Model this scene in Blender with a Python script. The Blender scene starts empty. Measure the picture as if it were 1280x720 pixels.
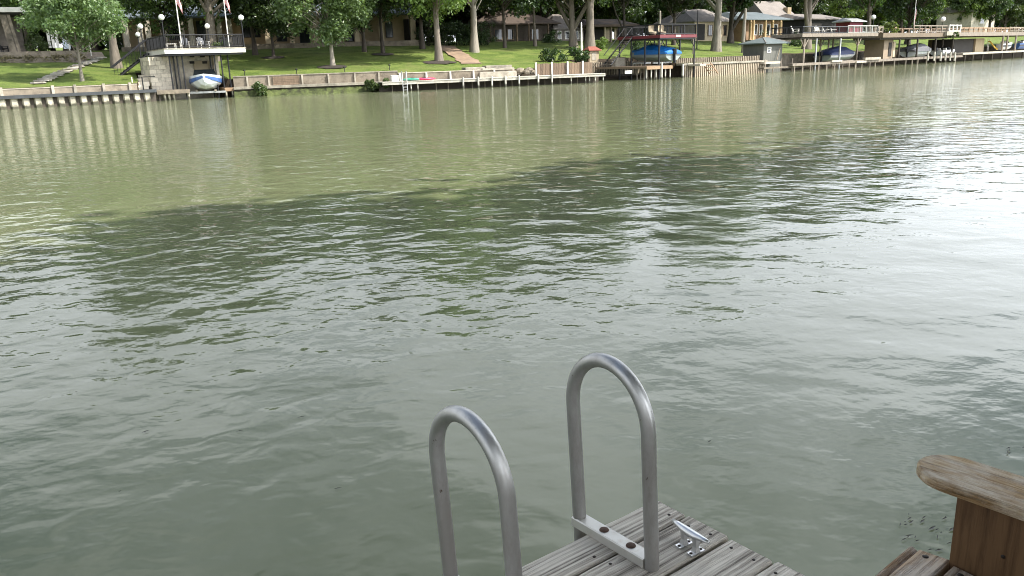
import bpy, math, random
import numpy as np
from mathutils import Vector, Matrix
R = math.radians
scene = bpy.context.scene
col = scene.collection
random.seed(4)

# ------------------------------------------------------------------ camera, sky, sun, exposure
HW = 2.2                      # eye height above the river
FPX, PITCH, ROLL = 1025.0, R(15.4), R(1.9)
cp, sp_, cr, sr = math.cos(PITCH), math.sin(PITCH), math.cos(ROLL), math.sin(ROLL)
cam_data = bpy.data.cameras.new('camera')
cam = bpy.data.objects.new('camera', cam_data); col.objects.link(cam)
cam_data.sensor_width = 36.0
cam_data.lens = FPX / 1280.0 * 36.0
cam_data.clip_start = 0.05; cam_data.clip_end = 3000
Xa, Ua, Ba = Vector((cr, -sr*sp_, -sr*cp)), Vector((sr, cr*sp_, cr*cp)), Vector((0, -cp, sp_))
m = Matrix((Xa, Ua, Ba)).transposed().to_4x4(); m.translation = (0, 0, HW)
cam.matrix_world = m
scene.camera = cam

SUN_AZ, SUN_EL = R(104), R(48)          # azimuth clockwise from +Y
sund = Vector((math.sin(SUN_AZ)*math.cos(SUN_EL), math.cos(SUN_AZ)*math.cos(SUN_EL), math.sin(SUN_EL)))
world = bpy.data.worlds.new('World'); scene.world = world; world.use_nodes = True
wn, wl = world.node_tree.nodes, world.node_tree.links
wn.clear()
wout = wn.new('ShaderNodeOutputWorld'); wbg = wn.new('ShaderNodeBackground'); wbg.inputs['Strength'].default_value = 0.102
sky = wn.new('ShaderNodeTexSky'); sky.sky_type = 'NISHITA'; sky.sun_disc = False
sky.sun_elevation = SUN_EL; sky.sun_rotation = SUN_AZ; sky.dust_density = 2.0; sky.air_density = 1.2
tc = wn.new('ShaderNodeTexCoord'); sepx = wn.new('ShaderNodeSeparateXYZ')
def wmath(op, a, b=None):
    n = wn.new('ShaderNodeMath'); n.operation = op
    for i, v in enumerate((a, b)):
        if v is None: continue
        if isinstance(v, (int, float)): n.inputs[i].default_value = v
        else: wl.new(v, n.inputs[i])
    return n.outputs[0]
wl.new(tc.outputs['Generated'], sepx.inputs[0])
zc = wmath('ADD', wmath('MAXIMUM', sepx.outputs[2], 0.0), 0.22)
cmb = wn.new('ShaderNodeCombineXYZ')
wl.new(wmath('DIVIDE', sepx.outputs[0], zc), cmb.inputs[0]); wl.new(wmath('DIVIDE', sepx.outputs[1], zc), cmb.inputs[1])
cn = wn.new('ShaderNodeTexNoise'); cn.inputs['Scale'].default_value = 1.3; cn.inputs['Detail'].default_value = 7; cn.inputs['Roughness'].default_value = 0.55
wl.new(cmb.outputs[0], cn.inputs['Vector'])
ramp = wn.new('ShaderNodeValToRGB'); ramp.color_ramp.elements[0].position = 0.38; ramp.color_ramp.elements[1].position = 0.57
wl.new(wmath('ADD', cn.outputs['Fac'], wmath('MULTIPLY', wmath('SUBTRACT', 0.52, sepx.outputs[2]), 0.55)), ramp.inputs['Fac'])
# sunlit cloud: brighter towards the sun, as forward scattering makes it
vdot = wn.new('ShaderNodeVectorMath'); vdot.operation = 'DOT_PRODUCT'; wl.new(tc.outputs['Generated'], vdot.inputs[0]); vdot.inputs[1].default_value = sund
fwdsc = wmath('ADD', wmath('MULTIPLY', wmath('POWER', wmath('MAXIMUM', wmath('MULTIPLY', wmath('ADD', vdot.outputs['Value'], 1.0), 0.5), 0.0), 4.0), 34.0), 9.0)
ccol = wn.new('ShaderNodeCombineXYZ'); 
wl.new(wmath('MULTIPLY', fwdsc, .95), ccol.inputs[0]); wl.new(fwdsc, ccol.inputs[1]); wl.new(wmath('MULTIPLY', fwdsc, 1.06), ccol.inputs[2])
wmix = wn.new('ShaderNodeMix'); wmix.data_type = 'RGBA'
wl.new(ramp.outputs['Color'], wmix.inputs[0]); wl.new(sky.outputs[0], wmix.inputs[6]); wl.new(ccol.outputs[0], wmix.inputs[7])
wl.new(wmix.outputs[2], wbg.inputs['Color']); wl.new(wbg.outputs[0], wout.inputs[0])

sun_data = bpy.data.lights.new('sun', 'SUN'); sun_data.energy = 5.0; sun_data.angle = R(0.53); sun_data.color = (1.0, 0.95, 0.86)
sun = bpy.data.objects.new('sun', sun_data); col.objects.link(sun)
sun.rotation_euler = (-sund).to_track_quat('-Z', 'Y').to_euler(); sun.location = (30, -10, 60)

vs = scene.view_settings
vs.view_transform = 'Standard'; vs.look = 'None'; vs.gamma = 1.0; vs.exposure = 0.78; vs.use_curve_mapping = False
scene.cycles.use_denoising = True; scene.cycles.filter_width = 1.0
scene.cycles.max_bounces = 6; scene.cycles.transparent_max_bounces = 4
scene.cycles.caustics_reflective = False; scene.cycles.caustics_refractive = False

# ------------------------------------------------------------------ helpers
def ray(px, py):
    x, y = (px-640)/FPX, (py-360)/FPX
    x2, y2 = x*cr - y*sr, x*sr + y*cr
    return (x2, cp - y2*sp_, -(sp_ + y2*cp))
def on_plane(px, py, z):
    d = ray(px, py); k = (z-HW)/d[2]
    return (d[0]*k, d[1]*k, z)

def tag(o, label=None, cat=None, group=None, kind=None):
    if label: o['label'] = label
    if cat: o['category'] = cat
    if group: o['group'] = group
    if kind: o['kind'] = kind
    return o
def empty(name, loc=(0, 0, 0), rz=0.0):
    o = bpy.data.objects.new(name, None); col.objects.link(o)
    o.location = loc; o.rotation_euler = (0, 0, rz); o.empty_display_size = 0.2
    return o
def thing(name, label, cat, loc=(0, 0, 0), rz=0.0, group=None):
    return tag(empty(name, loc, rz), label, cat, group)
def link_mesh(name, me, mat, parent=None):
    o = bpy.data.objects.new(name, me); col.objects.link(o)
    if mat is not None and not me.materials: me.materials.append(mat)
    if parent is not None: o.parent = parent
    return o
def np_mesh(name, V, F, smooth=False):
    """V (n,3), F (m,k) with k the same for all faces"""
    me = bpy.data.meshes.new(name)
    V = np.asarray(V, np.float32); F = np.asarray(F, np.int32)
    me.vertices.add(len(V)); me.vertices.foreach_set('co', V.ravel())
    k = F.shape[1]
    me.loops.add(F.size); me.loops.foreach_set('vertex_index', F.ravel())
    me.polygons.add(len(F)); me.polygons.foreach_set('loop_start', np.arange(0, F.size, k, dtype=np.int32))
    me.polygons.foreach_set('loop_total', np.full(len(F), k, np.int32))
    me.polygons.foreach_set('use_smooth', np.full(len(F), smooth))
    me.update(calc_edges=True)
    return me

class MB:
    def __init__(s): s.v, s.f, s.sm = [], [], []
    def add(s, vs_, fs, smooth=False):
        b = len(s.v); s.v += [tuple(v) for v in vs_]
        s.f += [tuple(b+i for i in f) for f in fs]; s.sm += [smooth]*len(fs); return s
    def box(s, a, b, bev=0.0):
        x0, y0, z0 = [min(a[i], b[i]) for i in range(3)]; x1, y1, z1 = [max(a[i], b[i]) for i in range(3)]
        if bev <= 0:
            return s.add([(x0,y0,z0),(x1,y0,z0),(x1,y1,z0),(x0,y1,z0),(x0,y0,z1),(x1,y0,z1),(x1,y1,z1),(x0,y1,z1)],
                  [(0,3,2,1),(4,5,6,7),(0,1,5,4),(1,2,6,5),(2,3,7,6),(3,0,4,7)])
        e = bev
        pts = [(x0,y0,z0),(x1,y0,z0),(x1,y1,z0),(x0,y1,z0),
               (x0,y0,z1-e),(x1,y0,z1-e),(x1,y1,z1-e),(x0,y1,z1-e),
               (x0+e,y0+e,z1),(x1-e,y0+e,z1),(x1-e,y1-e,z1),(x0+e,y1-e,z1)]
        fs = [(0,3,2,1),(8,9,10,11)]
        for i in range(4):
            j = (i+1) % 4
            fs += [(i,j,4+j,4+i),(4+i,4+j,8+j,8+i)]
        return s.add(pts, fs)
    def tube(s, path, radii, n=8, cap=True, smooth=True):
        P = [Vector(p) for p in path]
        if isinstance(radii, (int, float)): radii = [radii]*len(P)
        rings = []; prev = None
        for i, p in enumerate(P):
            t = (P[min(i+1, len(P)-1)] - P[max(i-1, 0)]).normalized()
            if prev is None:
                a = t.orthogonal().normalized()
            else:
                a = prev - t*prev.dot(t)
                a = a.normalized() if a.length > 1e-6 else t.orthogonal().normalized()
            prev = a; b = t.cross(a)
            rings.append([p + (a*math.cos(2*math.pi*k/n) + b*math.sin(2*math.pi*k/n))*radii[i] for k in range(n)])
        vs_ = [v for r_ in rings for v in r_]; fs = []
        for i in range(len(P)-1):
            for k in range(n):
                k2 = (k+1) % n
                fs.append((i*n+k, i*n+k2, (i+1)*n+k2, (i+1)*n+k))
        s.add(vs_, fs, smooth)
        if cap:
            s.add(rings[0], [tuple(range(n-1, -1, -1))]); s.add(rings[-1], [tuple(range(n))])
        return s
    def lathe(s, prof, c=(0, 0, 0), n=12, smooth=True):
        vs_ = []
        for r_, z in prof:
            vs_ += [(c[0]+r_*math.cos(2*math.pi*k/n), c[1]+r_*math.sin(2*math.pi*k/n), c[2]+z) for k in range(n)]
        fs = []
        for i in range(len(prof)-1):
            for k in range(n):
                k2 = (k+1) % n
                fs.append((i*n+k, i*n+k2, (i+1)*n+k2, (i+1)*n+k))
        return s.add(vs_, fs, smooth)
    def prism(s, outline, z0, z1):
        n = len(outline)
        vs_ = [(x, y, z0) for x, y in outline] + [(x, y, z1) for x, y in outline]
        return s.add(vs_, [tuple(range(n-1, -1, -1)), tuple(range(n, 2*n))] + [(i, (i+1) % n, n+(i+1) % n, n+i) for i in range(n)])
    def loft(s, secs, cap=True, smooth=True, closed=True):
        n = len(secs[0]); vs_ = [p for sec in secs for p in sec]; fs = []
        for i in range(len(secs)-1):
            for k in range(n if closed else n-1):
                k2 = (k+1) % n
                fs.append((i*n+k, i*n+k2, (i+1)*n+k2, (i+1)*n+k))
        if cap and closed: fs += [tuple(range(n-1, -1, -1)), tuple((len(secs)-1)*n + k for k in range(n))]
        return s.add(vs_, fs, smooth)
    def mesh(s, name):
        me = bpy.data.meshes.new(name); me.from_pydata(s.v, [], s.f)
        me.polygons.foreach_set('use_smooth', s.sm); me.update(); return me
    def build(s, name, mat, parent=None):
        return link_mesh(name, s.mesh(name), mat, parent)

# ------------------------------------------------------------------ materials
def nt_new(name):
    mt = bpy.data.materials.new(name); mt.use_nodes = True
    nt = mt.node_tree; nt.nodes.clear()
    out = nt.nodes.new('ShaderNodeOutputMaterial'); b = nt.nodes.new('ShaderNodeBsdfPrincipled')
    nt.links.new(b.outputs[0], out.inputs[0]); return mt, nt, b, out
def N(nt, t, **kw):
    n = nt.nodes.new(t)
    for k, v in kw.items():
        if hasattr(n, k): setattr(n, k, v)
        else: n.inputs[k.replace('_', ' ')].default_value = v
    return n
def mixrgb(nt, fac, a, b, blend='MIX'):
    n = nt.nodes.new('ShaderNodeMix'); n.data_type = 'RGBA'; n.blend_type = blend
    for i, v in ((0, fac), (6, a), (7, b)):
        if hasattr(v, 'is_output'): nt.links.new(v, n.inputs[i])
        elif i == 0: n.inputs[0].default_value = v
        else: n.inputs[i].default_value = (*v, 1) if len(v) == 3 else v
    return n.outputs[2]
def nmath(nt, op, a, b=None, c=None):
    n = nt.nodes.new('ShaderNodeMath'); n.operation = op
    for i, v in enumerate((a, b, c)):
        if v is None: continue
        if hasattr(v, 'is_output'): nt.links.new(v, n.inputs[i])
        else: n.inputs[i].default_value = v
    return n.outputs[0]
def nramp(nt, fac, *els):
    n = nt.nodes.new('ShaderNodeValToRGB'); cr_ = n.color_ramp
    while len(cr_.elements) < len(els): cr_.elements.new(0.5)
    for e, (p, c) in zip(cr_.elements, els):
        e.position = p; e.color = (c, c, c, 1) if isinstance(c, (int, float)) else (*c, 1)
    nt.links.new(fac, n.inputs[0]); return n.outputs[0]
MATS = {}
def mat(name, c, rough=0.7, metal=0.0, var=0.25, scale=3.0, bump=0.0, stretch=(1, 1, 1), spec=0.5, stain=None, wet=0.0):
    """plain procedural surface: base colour broken up by two noises, and a fine bump"""
    if name in MATS: return MATS[name]
    mt, nt, b, out = nt_new(name)
    tcn = N(nt, 'ShaderNodeTexCoord'); mp = N(nt, 'ShaderNodeMapping'); mp.inputs['Scale'].default_value = stretch
    nt.links.new(tcn.outputs['Object'], mp.inputs[0])
    n1 = N(nt, 'ShaderNodeTexNoise', Scale=scale, Detail=6, Roughness=0.65); nt.links.new(mp.outputs[0], n1.inputs['Vector'])
    n2 = N(nt, 'ShaderNodeTexNoise', Scale=scale*0.23, Detail=3); nt.links.new(mp.outputs[0], n2.inputs['Vector'])
    oi = N(nt, 'ShaderNodeObjectInfo')
    f = nmath(nt, 'ADD', nmath(nt, 'MULTIPLY', n1.outputs[0], 0.6), nmath(nt, 'MULTIPLY', n2.outputs[0], 0.4))
    f = nmath(nt, 'ADD', f, nmath(nt, 'MULTIPLY', nmath(nt, 'SUBTRACT', oi.outputs['Random'], 0.5), 0.25))
    lo = tuple(x*(1-var*1.6) for x in c); hi = tuple(min(1, x*(1+var*1.2)) for x in c)
    colr = nramp(nt, f, (0.28, lo), (0.5, c), (0.72, hi))
    if stain:
        n3 = N(nt, 'ShaderNodeTexNoise', Scale=scale*0.6, Detail=8, Roughness=0.7); nt.links.new(mp.outputs[0], n3.inputs['Vector'])
        colr = mixrgb(nt, nramp(nt, n3.outputs[0], (0.52, 0.0), (0.66, 0.8)), colr, stain)
    if wet:                                # algae and damp left by the river on what stands in it
        sz = N(nt, 'ShaderNodeSeparateXYZ'); nt.links.new(tcn.outputs['Object'], sz.inputs[0])
        hgt_ = nmath(nt, 'ADD', sz.outputs[2], nmath(nt, 'MULTIPLY', nmath(nt, 'SUBTRACT', n1.outputs[0], 0.5), 0.5))
        colr = mixrgb(nt, nramp(nt, hgt_, (wet*.5, 0.9), (wet, 0.0)), colr, (0.035, 0.035, 0.018))
    nt.links.new(colr, b.inputs['Base Color'])
    b.inputs['Roughness'].default_value = rough; b.inputs['Metallic'].default_value = metal
    b.inputs['Specular IOR Level'].default_value = spec
    if bump:
        bp = N(nt, 'ShaderNodeBump', Strength=1.0, Distance=bump); nt.links.new(n1.outputs[0], bp.inputs['Height']); nt.links.new(bp.outputs[0], b.inputs['Normal'])
    MATS[name] = mt; return mt

def leaf_mat(name, c1, c2, trans=0.35):
    if name in MATS: return MATS[name]
    mt, nt, b, out = nt_new(name)
    g = N(nt, 'ShaderNodeNewGeometry'); oi = N(nt, 'ShaderNodeObjectInfo')
    c = mixrgb(nt, g.outputs['Random Per Island'], c1, c2)
    hs = N(nt, 'ShaderNodeHueSaturation'); nt.links.new(c, hs.inputs['Color'])
    nt.links.new(nmath(nt, 'ADD', 0.485, nmath(nt, 'MULTIPLY', oi.outputs['Random'], 0.03)), hs.inputs['Hue'])
    nt.links.new(nmath(nt, 'ADD', 0.8, nmath(nt, 'MULTIPLY', oi.outputs['Random'], 0.4)), hs.inputs['Value'])
    nt.links.new(hs.outputs[0], b.inputs['Base Color']); b.inputs['Roughness'].default_value = 0.36; b.inputs['Specular IOR Level'].default_value = 0.55
    tr = N(nt, 'ShaderNodeBsdfTranslucent'); nt.links.new(mixrgb(nt, 1.0, hs.outputs[0], (1.25, 1.35, 0.55), 'MULTIPLY'), tr.inputs[0])
    mx = N(nt, 'ShaderNodeMixShader'); mx.inputs[0].default_value = trans
    nt.links.new(b.outputs[0], mx.inputs[1]); nt.links.new(tr.outputs[0], mx.inputs[2]); nt.links.new(mx.outputs[0], out.inputs[0])
    MATS[name] = mt; return mt

def wood_mat(name, c_hi, c_lo, axis=0, rough=0.85, ring=9.0, bump=0.0025, stain=None, streak=1.0, warp=2.6):
    """weathered board: grain stretched along the local axis, knots bending it, dark checks"""
    if name in MATS: return MATS[name]
    mt, nt, b, out = nt_new(name)
    tcn = N(nt, 'ShaderNodeTexCoord'); oi = N(nt, 'ShaderNodeObjectInfo')
    off = N(nt, 'ShaderNodeVectorMath', operation='SCALE'); off.inputs[0].default_value = (7.3, 3.1, 1.7)
    nt.links.new(nmath(nt, 'MULTIPLY', oi.outputs['Random'], 20.0), off.inputs['Scale'])
    ad = N(nt, 'ShaderNodeVectorMath', operation='ADD'); nt.links.new(tcn.outputs['Object'], ad.inputs[0]); nt.links.new(off.outputs[0], ad.inputs[1])
    def mp(sx, sy):
        mq = N(nt, 'ShaderNodeMapping'); s3 = [sy, sy, sy]; s3[axis] = sx; mq.inputs['Scale'].default_value = s3
        nt.links.new(ad.outputs[0], mq.inputs[0]); return mq.outputs[0]
    wrp = N(nt, 'ShaderNodeTexNoise', Scale=1.0, Detail=2); nt.links.new(mp(2.2, 9.0), wrp.inputs['Vector'])
    wv = N(nt, 'ShaderNodeVectorMath', operation='SCALE'); nt.links.new(wrp.outputs['Color'], wv.inputs[0]); wv.inputs['Scale'].default_value = warp
    def warped(v):
        a = N(nt, 'ShaderNodeVectorMath', operation='ADD'); nt.links.new(v, a.inputs[0]); nt.links.new(wv.outputs[0], a.inputs[1]); return a.outputs[0]
    g1 = N(nt, 'ShaderNodeTexNoise', Scale=1.0, Detail=3, Roughness=0.55); nt.links.new(warped(mp(1.6*streak, ring*11)), g1.inputs['Vector'])
    g2 = N(nt, 'ShaderNodeTexNoise', Scale=1.0, Detail=5, Roughness=0.7); nt.links.new(warped(mp(9, ring*42)), g2.inputs['Vector'])
    big = N(nt, 'ShaderNodeTexNoise', Scale=5.0, Detail=4); nt.links.new(ad.outputs[0], big.inputs['Vector'])
    grain = nmath(nt, 'ADD', nmath(nt, 'MULTIPLY', g1.outputs[0], 0.62), nmath(nt, 'MULTIPLY', g2.outputs[0], 0.38))
    grain = nmath(nt, 'ADD', grain, nmath(nt, 'MULTIPLY', nmath(nt, 'SUBTRACT', big.outputs[0], 0.5), 0.22))
    mid = tuple(0.55*a + 0.45*b_ for a, b_ in zip(c_hi, c_lo))
    c = nramp(nt, grain, (0.36, tuple(x*0.35 for x in c_lo)), (0.44, c_lo), (0.52, mid), (0.62, c_hi))
    if stain:
        st = N(nt, 'ShaderNodeTexNoise', Scale=6.0, Detail=7, Roughness=0.7); nt.links.new(mp(0.7, 1.6), st.inputs['Vector'])
        c = mixrgb(nt, nramp(nt, st.outputs[0], (0.45, 0.0), (0.6, 0.85)), c, stain)
    hs = N(nt, 'ShaderNodeHueSaturation'); nt.links.new(c, hs.inputs['Color'])
    nt.links.new(nmath(nt, 'ADD', 0.85, nmath(nt, 'MULTIPLY', oi.outputs['Random'], 0.3)), hs.inputs['Value'])
    nt.links.new(hs.outputs[0], b.inputs['Base Color']); b.inputs['Roughness'].default_value = rough; b.inputs['Specular IOR Level'].default_value = 0.25
    bp = N(nt, 'ShaderNodeBump', Strength=1.0, Distance=bump); nt.links.new(nramp(nt, grain, (0.34, 0.0), (0.55, 1.0)), bp.inputs['Height']); nt.links.new(bp.outputs[0], b.inputs['Normal'])
    MATS[name] = mt; return mt

# ------------------------------------------------------------------ river bank geometry (plan)
WL = [(-60, 140.5), (0, 137), (100, 131.8), (185, 127.2), (300, 121.5), (400, 117.3), (475, 114.3), (560, 111), (650, 107), (755, 102),
      (860, 96.6), (955, 91.2), (1030, 86.9), (1100, 82.6), (1200, 76.8), (1280, 71.9)]
BANK = [on_plane(x, y, 0.0)[:2] for x, y in WL]
T2 = Vector((0.84, 0.5426)).normalized(); N2 = Vector((-T2.y, T2.x))
p0, p1 = Vector(BANK[0]), Vector(BANK[-1])
BANK = [tuple(p0 - T2*200), tuple(p0 - T2*60)] + BANK + [tuple(p1 + T2*60), tuple(p1 + T2*400)]
BS = np.array([Vector(p).dot(T2) for p in BANK]); BT = np.array([Vector(p).dot(N2) for p in BANK])
def bank_t(x, y):
    s = x*T2.x + y*T2.y; return (x*N2.x + y*N2.y) - float(np.interp(s, BS, BT))
def lawn_z(t):
    if t < 1.2: return 1.45
    return 1.45 + 0.115*(min(t, 31)-1.2) + 0.03*max(0, t-31)
def W(px, py, t):
    """point on the sight line of a pixel that lies t metres behind the bank's edge"""
    d = ray(px, py); lo, hi = 5.0, 400.0
    for _ in range(40):
        k = (lo+hi)/2
        if bank_t(d[0]*k, d[1]*k) < t: lo = k
        else: hi = k
    return Vector((d[0]*lo, d[1]*lo, HW + d[2]*lo))
def G(px, py):
    """point of the far lawn seen at a pixel"""
    d = ray(px, py); k = 55.0
    while k < 300:
        x, y, z = d[0]*k, d[1]*k, HW + d[2]*k; t = bank_t(x, y)
        if t > 1.0 and z < lawn_z(t): return Vector((x, y, lawn_z(t)))
        k += 0.1
    t = 34; p = W(px, py, t); p.z = lawn_z(t); return p

class Fr:
    """a building's own frame: origin in plan, angle; reads sizes off the sight lines"""
    def __init__(s, o, ang): s.o = Vector((o[0], o[1])); s.a = R(ang); s.c, s.s = math.cos(s.a), math.sin(s.a)
    def l(s, x, y): return (x*s.c + y*s.s, -x*s.s + y*s.c)
    def at(s, px, py, yl):
        d = ray(px, py); cx, cy = s.l(-s.o.x, -s.o.y); dx, dy = s.l(d[0], d[1]); k = (yl-cy)/dy
        return cx + dx*k, HW + d[2]*k
    def X(s, px, py, yl): return s.at(px, py, yl)[0]
    def Z(s, px, py, yl): return s.at(px, py, yl)[1]
    def world(s, x, y, z=0.0): return Vector((s.o.x + x*s.c - y*s.s, s.o.y + x*s.s + y*s.c, z))
    def bx(s, mb, x0, x1, yt, yb, d0, d1, bev=0.0):
        ym, xm = (yt+yb)/2, (x0+x1)/2
        return mb.box((s.X(x0, ym, d0), d0, s.Z(xm, yb, d0)), (s.X(x1, ym, d0), d1, s.Z(xm, yt, d0)), bev)

# ------------------------------------------------------------------ setting: river, far bank, near bank
def water_mat():
    mt, nt, b, out = nt_new('river_water')
    tcn = N(nt, 'ShaderNodeTexCoord')
    def noise(scale, detail, sx=1.0, sy=1.0, rot=0.0, rough=0.5, dist=0.0):
        mp = N(nt, 'ShaderNodeMapping'); mp.inputs['Scale'].default_value = (sx, sy, 1); mp.inputs['Rotation'].default_value = (0, 0, rot)
        nt.links.new(tcn.outputs['Object'], mp.inputs[0])
        n = N(nt, 'ShaderNodeTexNoise', Scale=scale, Detail=detail, Roughness=rough, Distortion=dist); nt.links.new(mp.outputs[0], n.inputs['Vector']); return n.outputs[0]
    swell = noise(0.62, 1.5, 0.75, 1.0, R(20), 0.5, 0.3)
    wave = noise(1.6, 1.5, 0.88, 1.0, R(35), 0.5, 0.35)
    chop = noise(4.0, 1.8, 0.85, 1.0, R(-20), 0.5, 0.4)
    ripple = noise(9.0, 2.0, 0.8, 1.0, R(-25), 0.55)
    gust = nramp(nt, noise(0.11, 3), (0.38, 0.35), (0.62, 1.0))
    gust2 = nramp(nt, noise(0.16, 3, 1, 1, R(50)), (0.36, 0.35), (0.62, 1.0))
    dt = N(nt, 'ShaderNodeVectorMath', operation='DOT_PRODUCT'); nt.links.new(tcn.outputs['Object'], dt.inputs[0]); dt.inputs[1].default_value = (N2.x, N2.y, 0)
    across = nmath(nt, 'DIVIDE', dt.outputs['Value'], 60.0)
    open_ = nramp(nt, across, (0.2, 0.0), (0.6, 1.0)); lee = nramp(nt, across, (0.05, 0.5), (0.17, 1.0))
    h = nmath(nt, 'ADD', nmath(nt, 'MULTIPLY', swell, 0.040), nmath(nt, 'MULTIPLY', nmath(nt, 'MULTIPLY', wave, 0.032), lee))
    h = nmath(nt, 'ADD', h, nmath(nt, 'MULTIPLY', nmath(nt, 'MULTIPLY', nmath(nt, 'MULTIPLY', chop, 0.0175), lee), gust2))
    h = nmath(nt, 'ADD', h, nmath(nt, 'MULTIPLY', nmath(nt, 'MULTIPLY', ripple, 0.0046), gust))
    breeze = noise(6.0, 2.0, 0.8, 1.0, R(30), 0.6)
    h = nmath(nt, 'ADD', h, nmath(nt, 'MULTIPLY', nmath(nt, 'MULTIPLY', breeze, 0.024), open_))
    bp = N(nt, 'ShaderNodeBump', Strength=1.0, Distance=1.0); nt.links.new(h, bp.inputs['Height']); nt.links.new(bp.outputs[0], b.inputs['Normal'])
    silt = noise(0.12, 4, 1, 0.6)
    nt.links.new(nramp(nt, silt, (0.3, (0.140, 0.158, 0.084)), (0.7, (0.168, 0.184, 0.102))), b.inputs['Base Color'])
    b.inputs['Roughness'].default_value = 0.03; b.inputs['IOR'].default_value = 1.333
    return mt
river = MB().add([(-500, -400, 0), (700, -400, 0), (700, 700, 0), (-500, 700, 0)], [(0, 1, 2, 3)]).build('river', water_mat())
tag(river, 'murky green river water rippled by a light breeze', 'river', kind='structure')

def grass_mat():
    mt, nt, b, out = nt_new('lawn_grass')
    tcn = N(nt, 'ShaderNodeTexCoord')
    def noise(s, d, r=0.6):
        n = N(nt, 'ShaderNodeTexNoise', Scale=s, Detail=d, Roughness=r); nt.links.new(tcn.outputs['Object'], n.inputs['Vector']); return n.outputs[0]
    f = nmath(nt, 'ADD', nmath(nt, 'MULTIPLY', noise(0.5, 6), 0.5), nmath(nt, 'MULTIPLY', noise(7, 5, 0.7), 0.5))
    c = nramp(nt, f, (0.36, (0.046, 0.076, 0.015)), (0.5, (0.108, 0.155, 0.030)), (0.62, (0.190, 0.225, 0.058)))
    c = mixrgb(nt, nramp(nt, noise(0.23, 5), (0.50, 0.0), (0.68, 0.65)), c, (0.155, 0.165, 0.055))
    c = mixrgb(nt, nramp(nt, noise(0.9, 7, .75), (0.58, 0.0), (0.72, 0.6)), c, (0.20, 0.165, 0.085))
    gn = N(nt, 'ShaderNodeNewGeometry'); sg = N(nt, 'ShaderNodeSeparateXYZ'); nt.links.new(gn.outputs['True Normal'], sg.inputs[0])
    c = mixrgb(nt, nramp(nt, nmath(nt, 'ABSOLUTE', sg.outputs[2]), (0.45, 1.0), (0.7, 0.0)), c, (0.05, 0.038, 0.026))
    nt.links.new(c, b.inputs['Base Color']); b.inputs['Roughness'].default_value = 0.9; b.inputs['Specular IOR Level'].default_value = 0.2
    bp = N(nt, 'ShaderNodeBump', Strength=1.0, Distance=0.12); nt.links.new(noise(9, 6, 0.75), bp.inputs['Height']); nt.links.new(bp.outputs[0], b.inputs['Normal'])
    return mt
M_GRASS = grass_mat()
def terrain(name, ss, ts, off, sign, zf):
    V = []; F = []
    for s in ss:
        b = off(s)
        for k_, t in enumerate(ts):
            t0 = setback(s) if sign > 0 else 0.0
            if sign > 0: t = t0 if k_ == 0 else max(t, t0 + .02*k_)
            p = T2*float(s) + N2*(b + sign*t); z = zf(t) if (k_ or sign < 0) else -1.0
            j = 0.05*math.sin(s*0.9 + t*0.7)*math.sin(t*0.6 - s*0.35) if 2 < t < 60 else 0
            V.append((p.x, p.y, z + j))
    nt_ = len(ts)
    for i in range(len(ss)-1):
        for k in range(nt_-1):
            q = (i*nt_+k, (i+1)*nt_+k, (i+1)*nt_+k+1, i*nt_+k+1)
            F.append(q if sign > 0 else q[::-1])
    return link_mesh(name, np_mesh(name, V, F, True), M_GRASS)
SETB = [(-400, 1.6), (182, 1.6), (186, 9.0), (283, 9.0), (287, 1.7), (500, 1.7), (505, 1.9), (757, 1.9), (763, 8.0), (855, 8.0), (862, 1.4), (934, 1.4), (938, 6.0), (986, 6.0), (990, 7.2), (1090, 7.2), (1400, 7.6)]
SB_S = [W(px, 90, 0).xy.dot(T2) for px, _ in SETB[1:-1]]; SB_S = [-900] + SB_S + [900]; SB_T = [t for _, t in SETB]
def setback(s): return float(np.interp(s, SB_S, SB_T))
ss = [-300, -150] + list(np.arange(-60, 200, .6)) + [240, 320, 500]
ts = [0.55, 0.57, 1.2, 2] + list(np.arange(3, 34, 1.0)) + [40, 60, 120, 250, 500]
far_lawn = terrain('lawn', ss, ts, lambda s: float(np.interp(s, BS, BT)), 1, lawn_z); tag(far_lawn, kind='structure', label='mown green lawn rising from the far bank', cat='lawn')
def znear(t): return -1.0 if t < 0.02 else 0.75 + 0.05*min(t, 40)
near_bank = terrain('ground', ss[::10], [0, 0.03, 1, 3, 6, 12, 25, 60, 200, 500], lambda s: -3.2, -1, znear); tag(near_bank, kind='structure', label='grassy near bank behind the dock', cat='ground')

# ------------------------------------------------------------------ foreground: dock, ladder, cleat, chair
DZ = 0.93
du = Vector((0.79, 0.613, 0)).normalized(); dv = Vector((du.y, -du.x, 0))
DANG = math.atan2(du.y, du.x)            # dock local x = along the boards, local y = out over the river
c_ = on_plane(818, 624, DZ); CORNER = Vector((c_[0], c_[1], 0))
def dock_l(p):                            # world -> dock local (x along du, y = -dv)
    r_ = Vector((p[0], p[1], 0)) - CORNER; return r_.dot(du), -r_.dot(dv)
M_DECK = wood_mat('dock_wood', (0.63, 0.58, 0.495), (0.36, 0.32, 0.265), 0, ring=11.0, bump=0.0022, streak=0.8, warp=1.3)
M_BEAM = wood_mat('beam_wood', (0.20, 0.17, 0.13), (0.08, 0.065, 0.05), 0)
M_NAIL = mat('rusty_nail', (0.035, 0.026, 0.02), 0.7, 0.4)
dock = thing('wooden_dock', 'weathered grey plank dock that carries the ladder and the cleat', 'dock', (CORNER.x, CORNER.y, 0), DANG)
rng = random.Random(11)
y = 0.0; widths = [0.118, 0.142, 0.138, 0.140]; nails = MB(); first = True
k = 0
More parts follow.
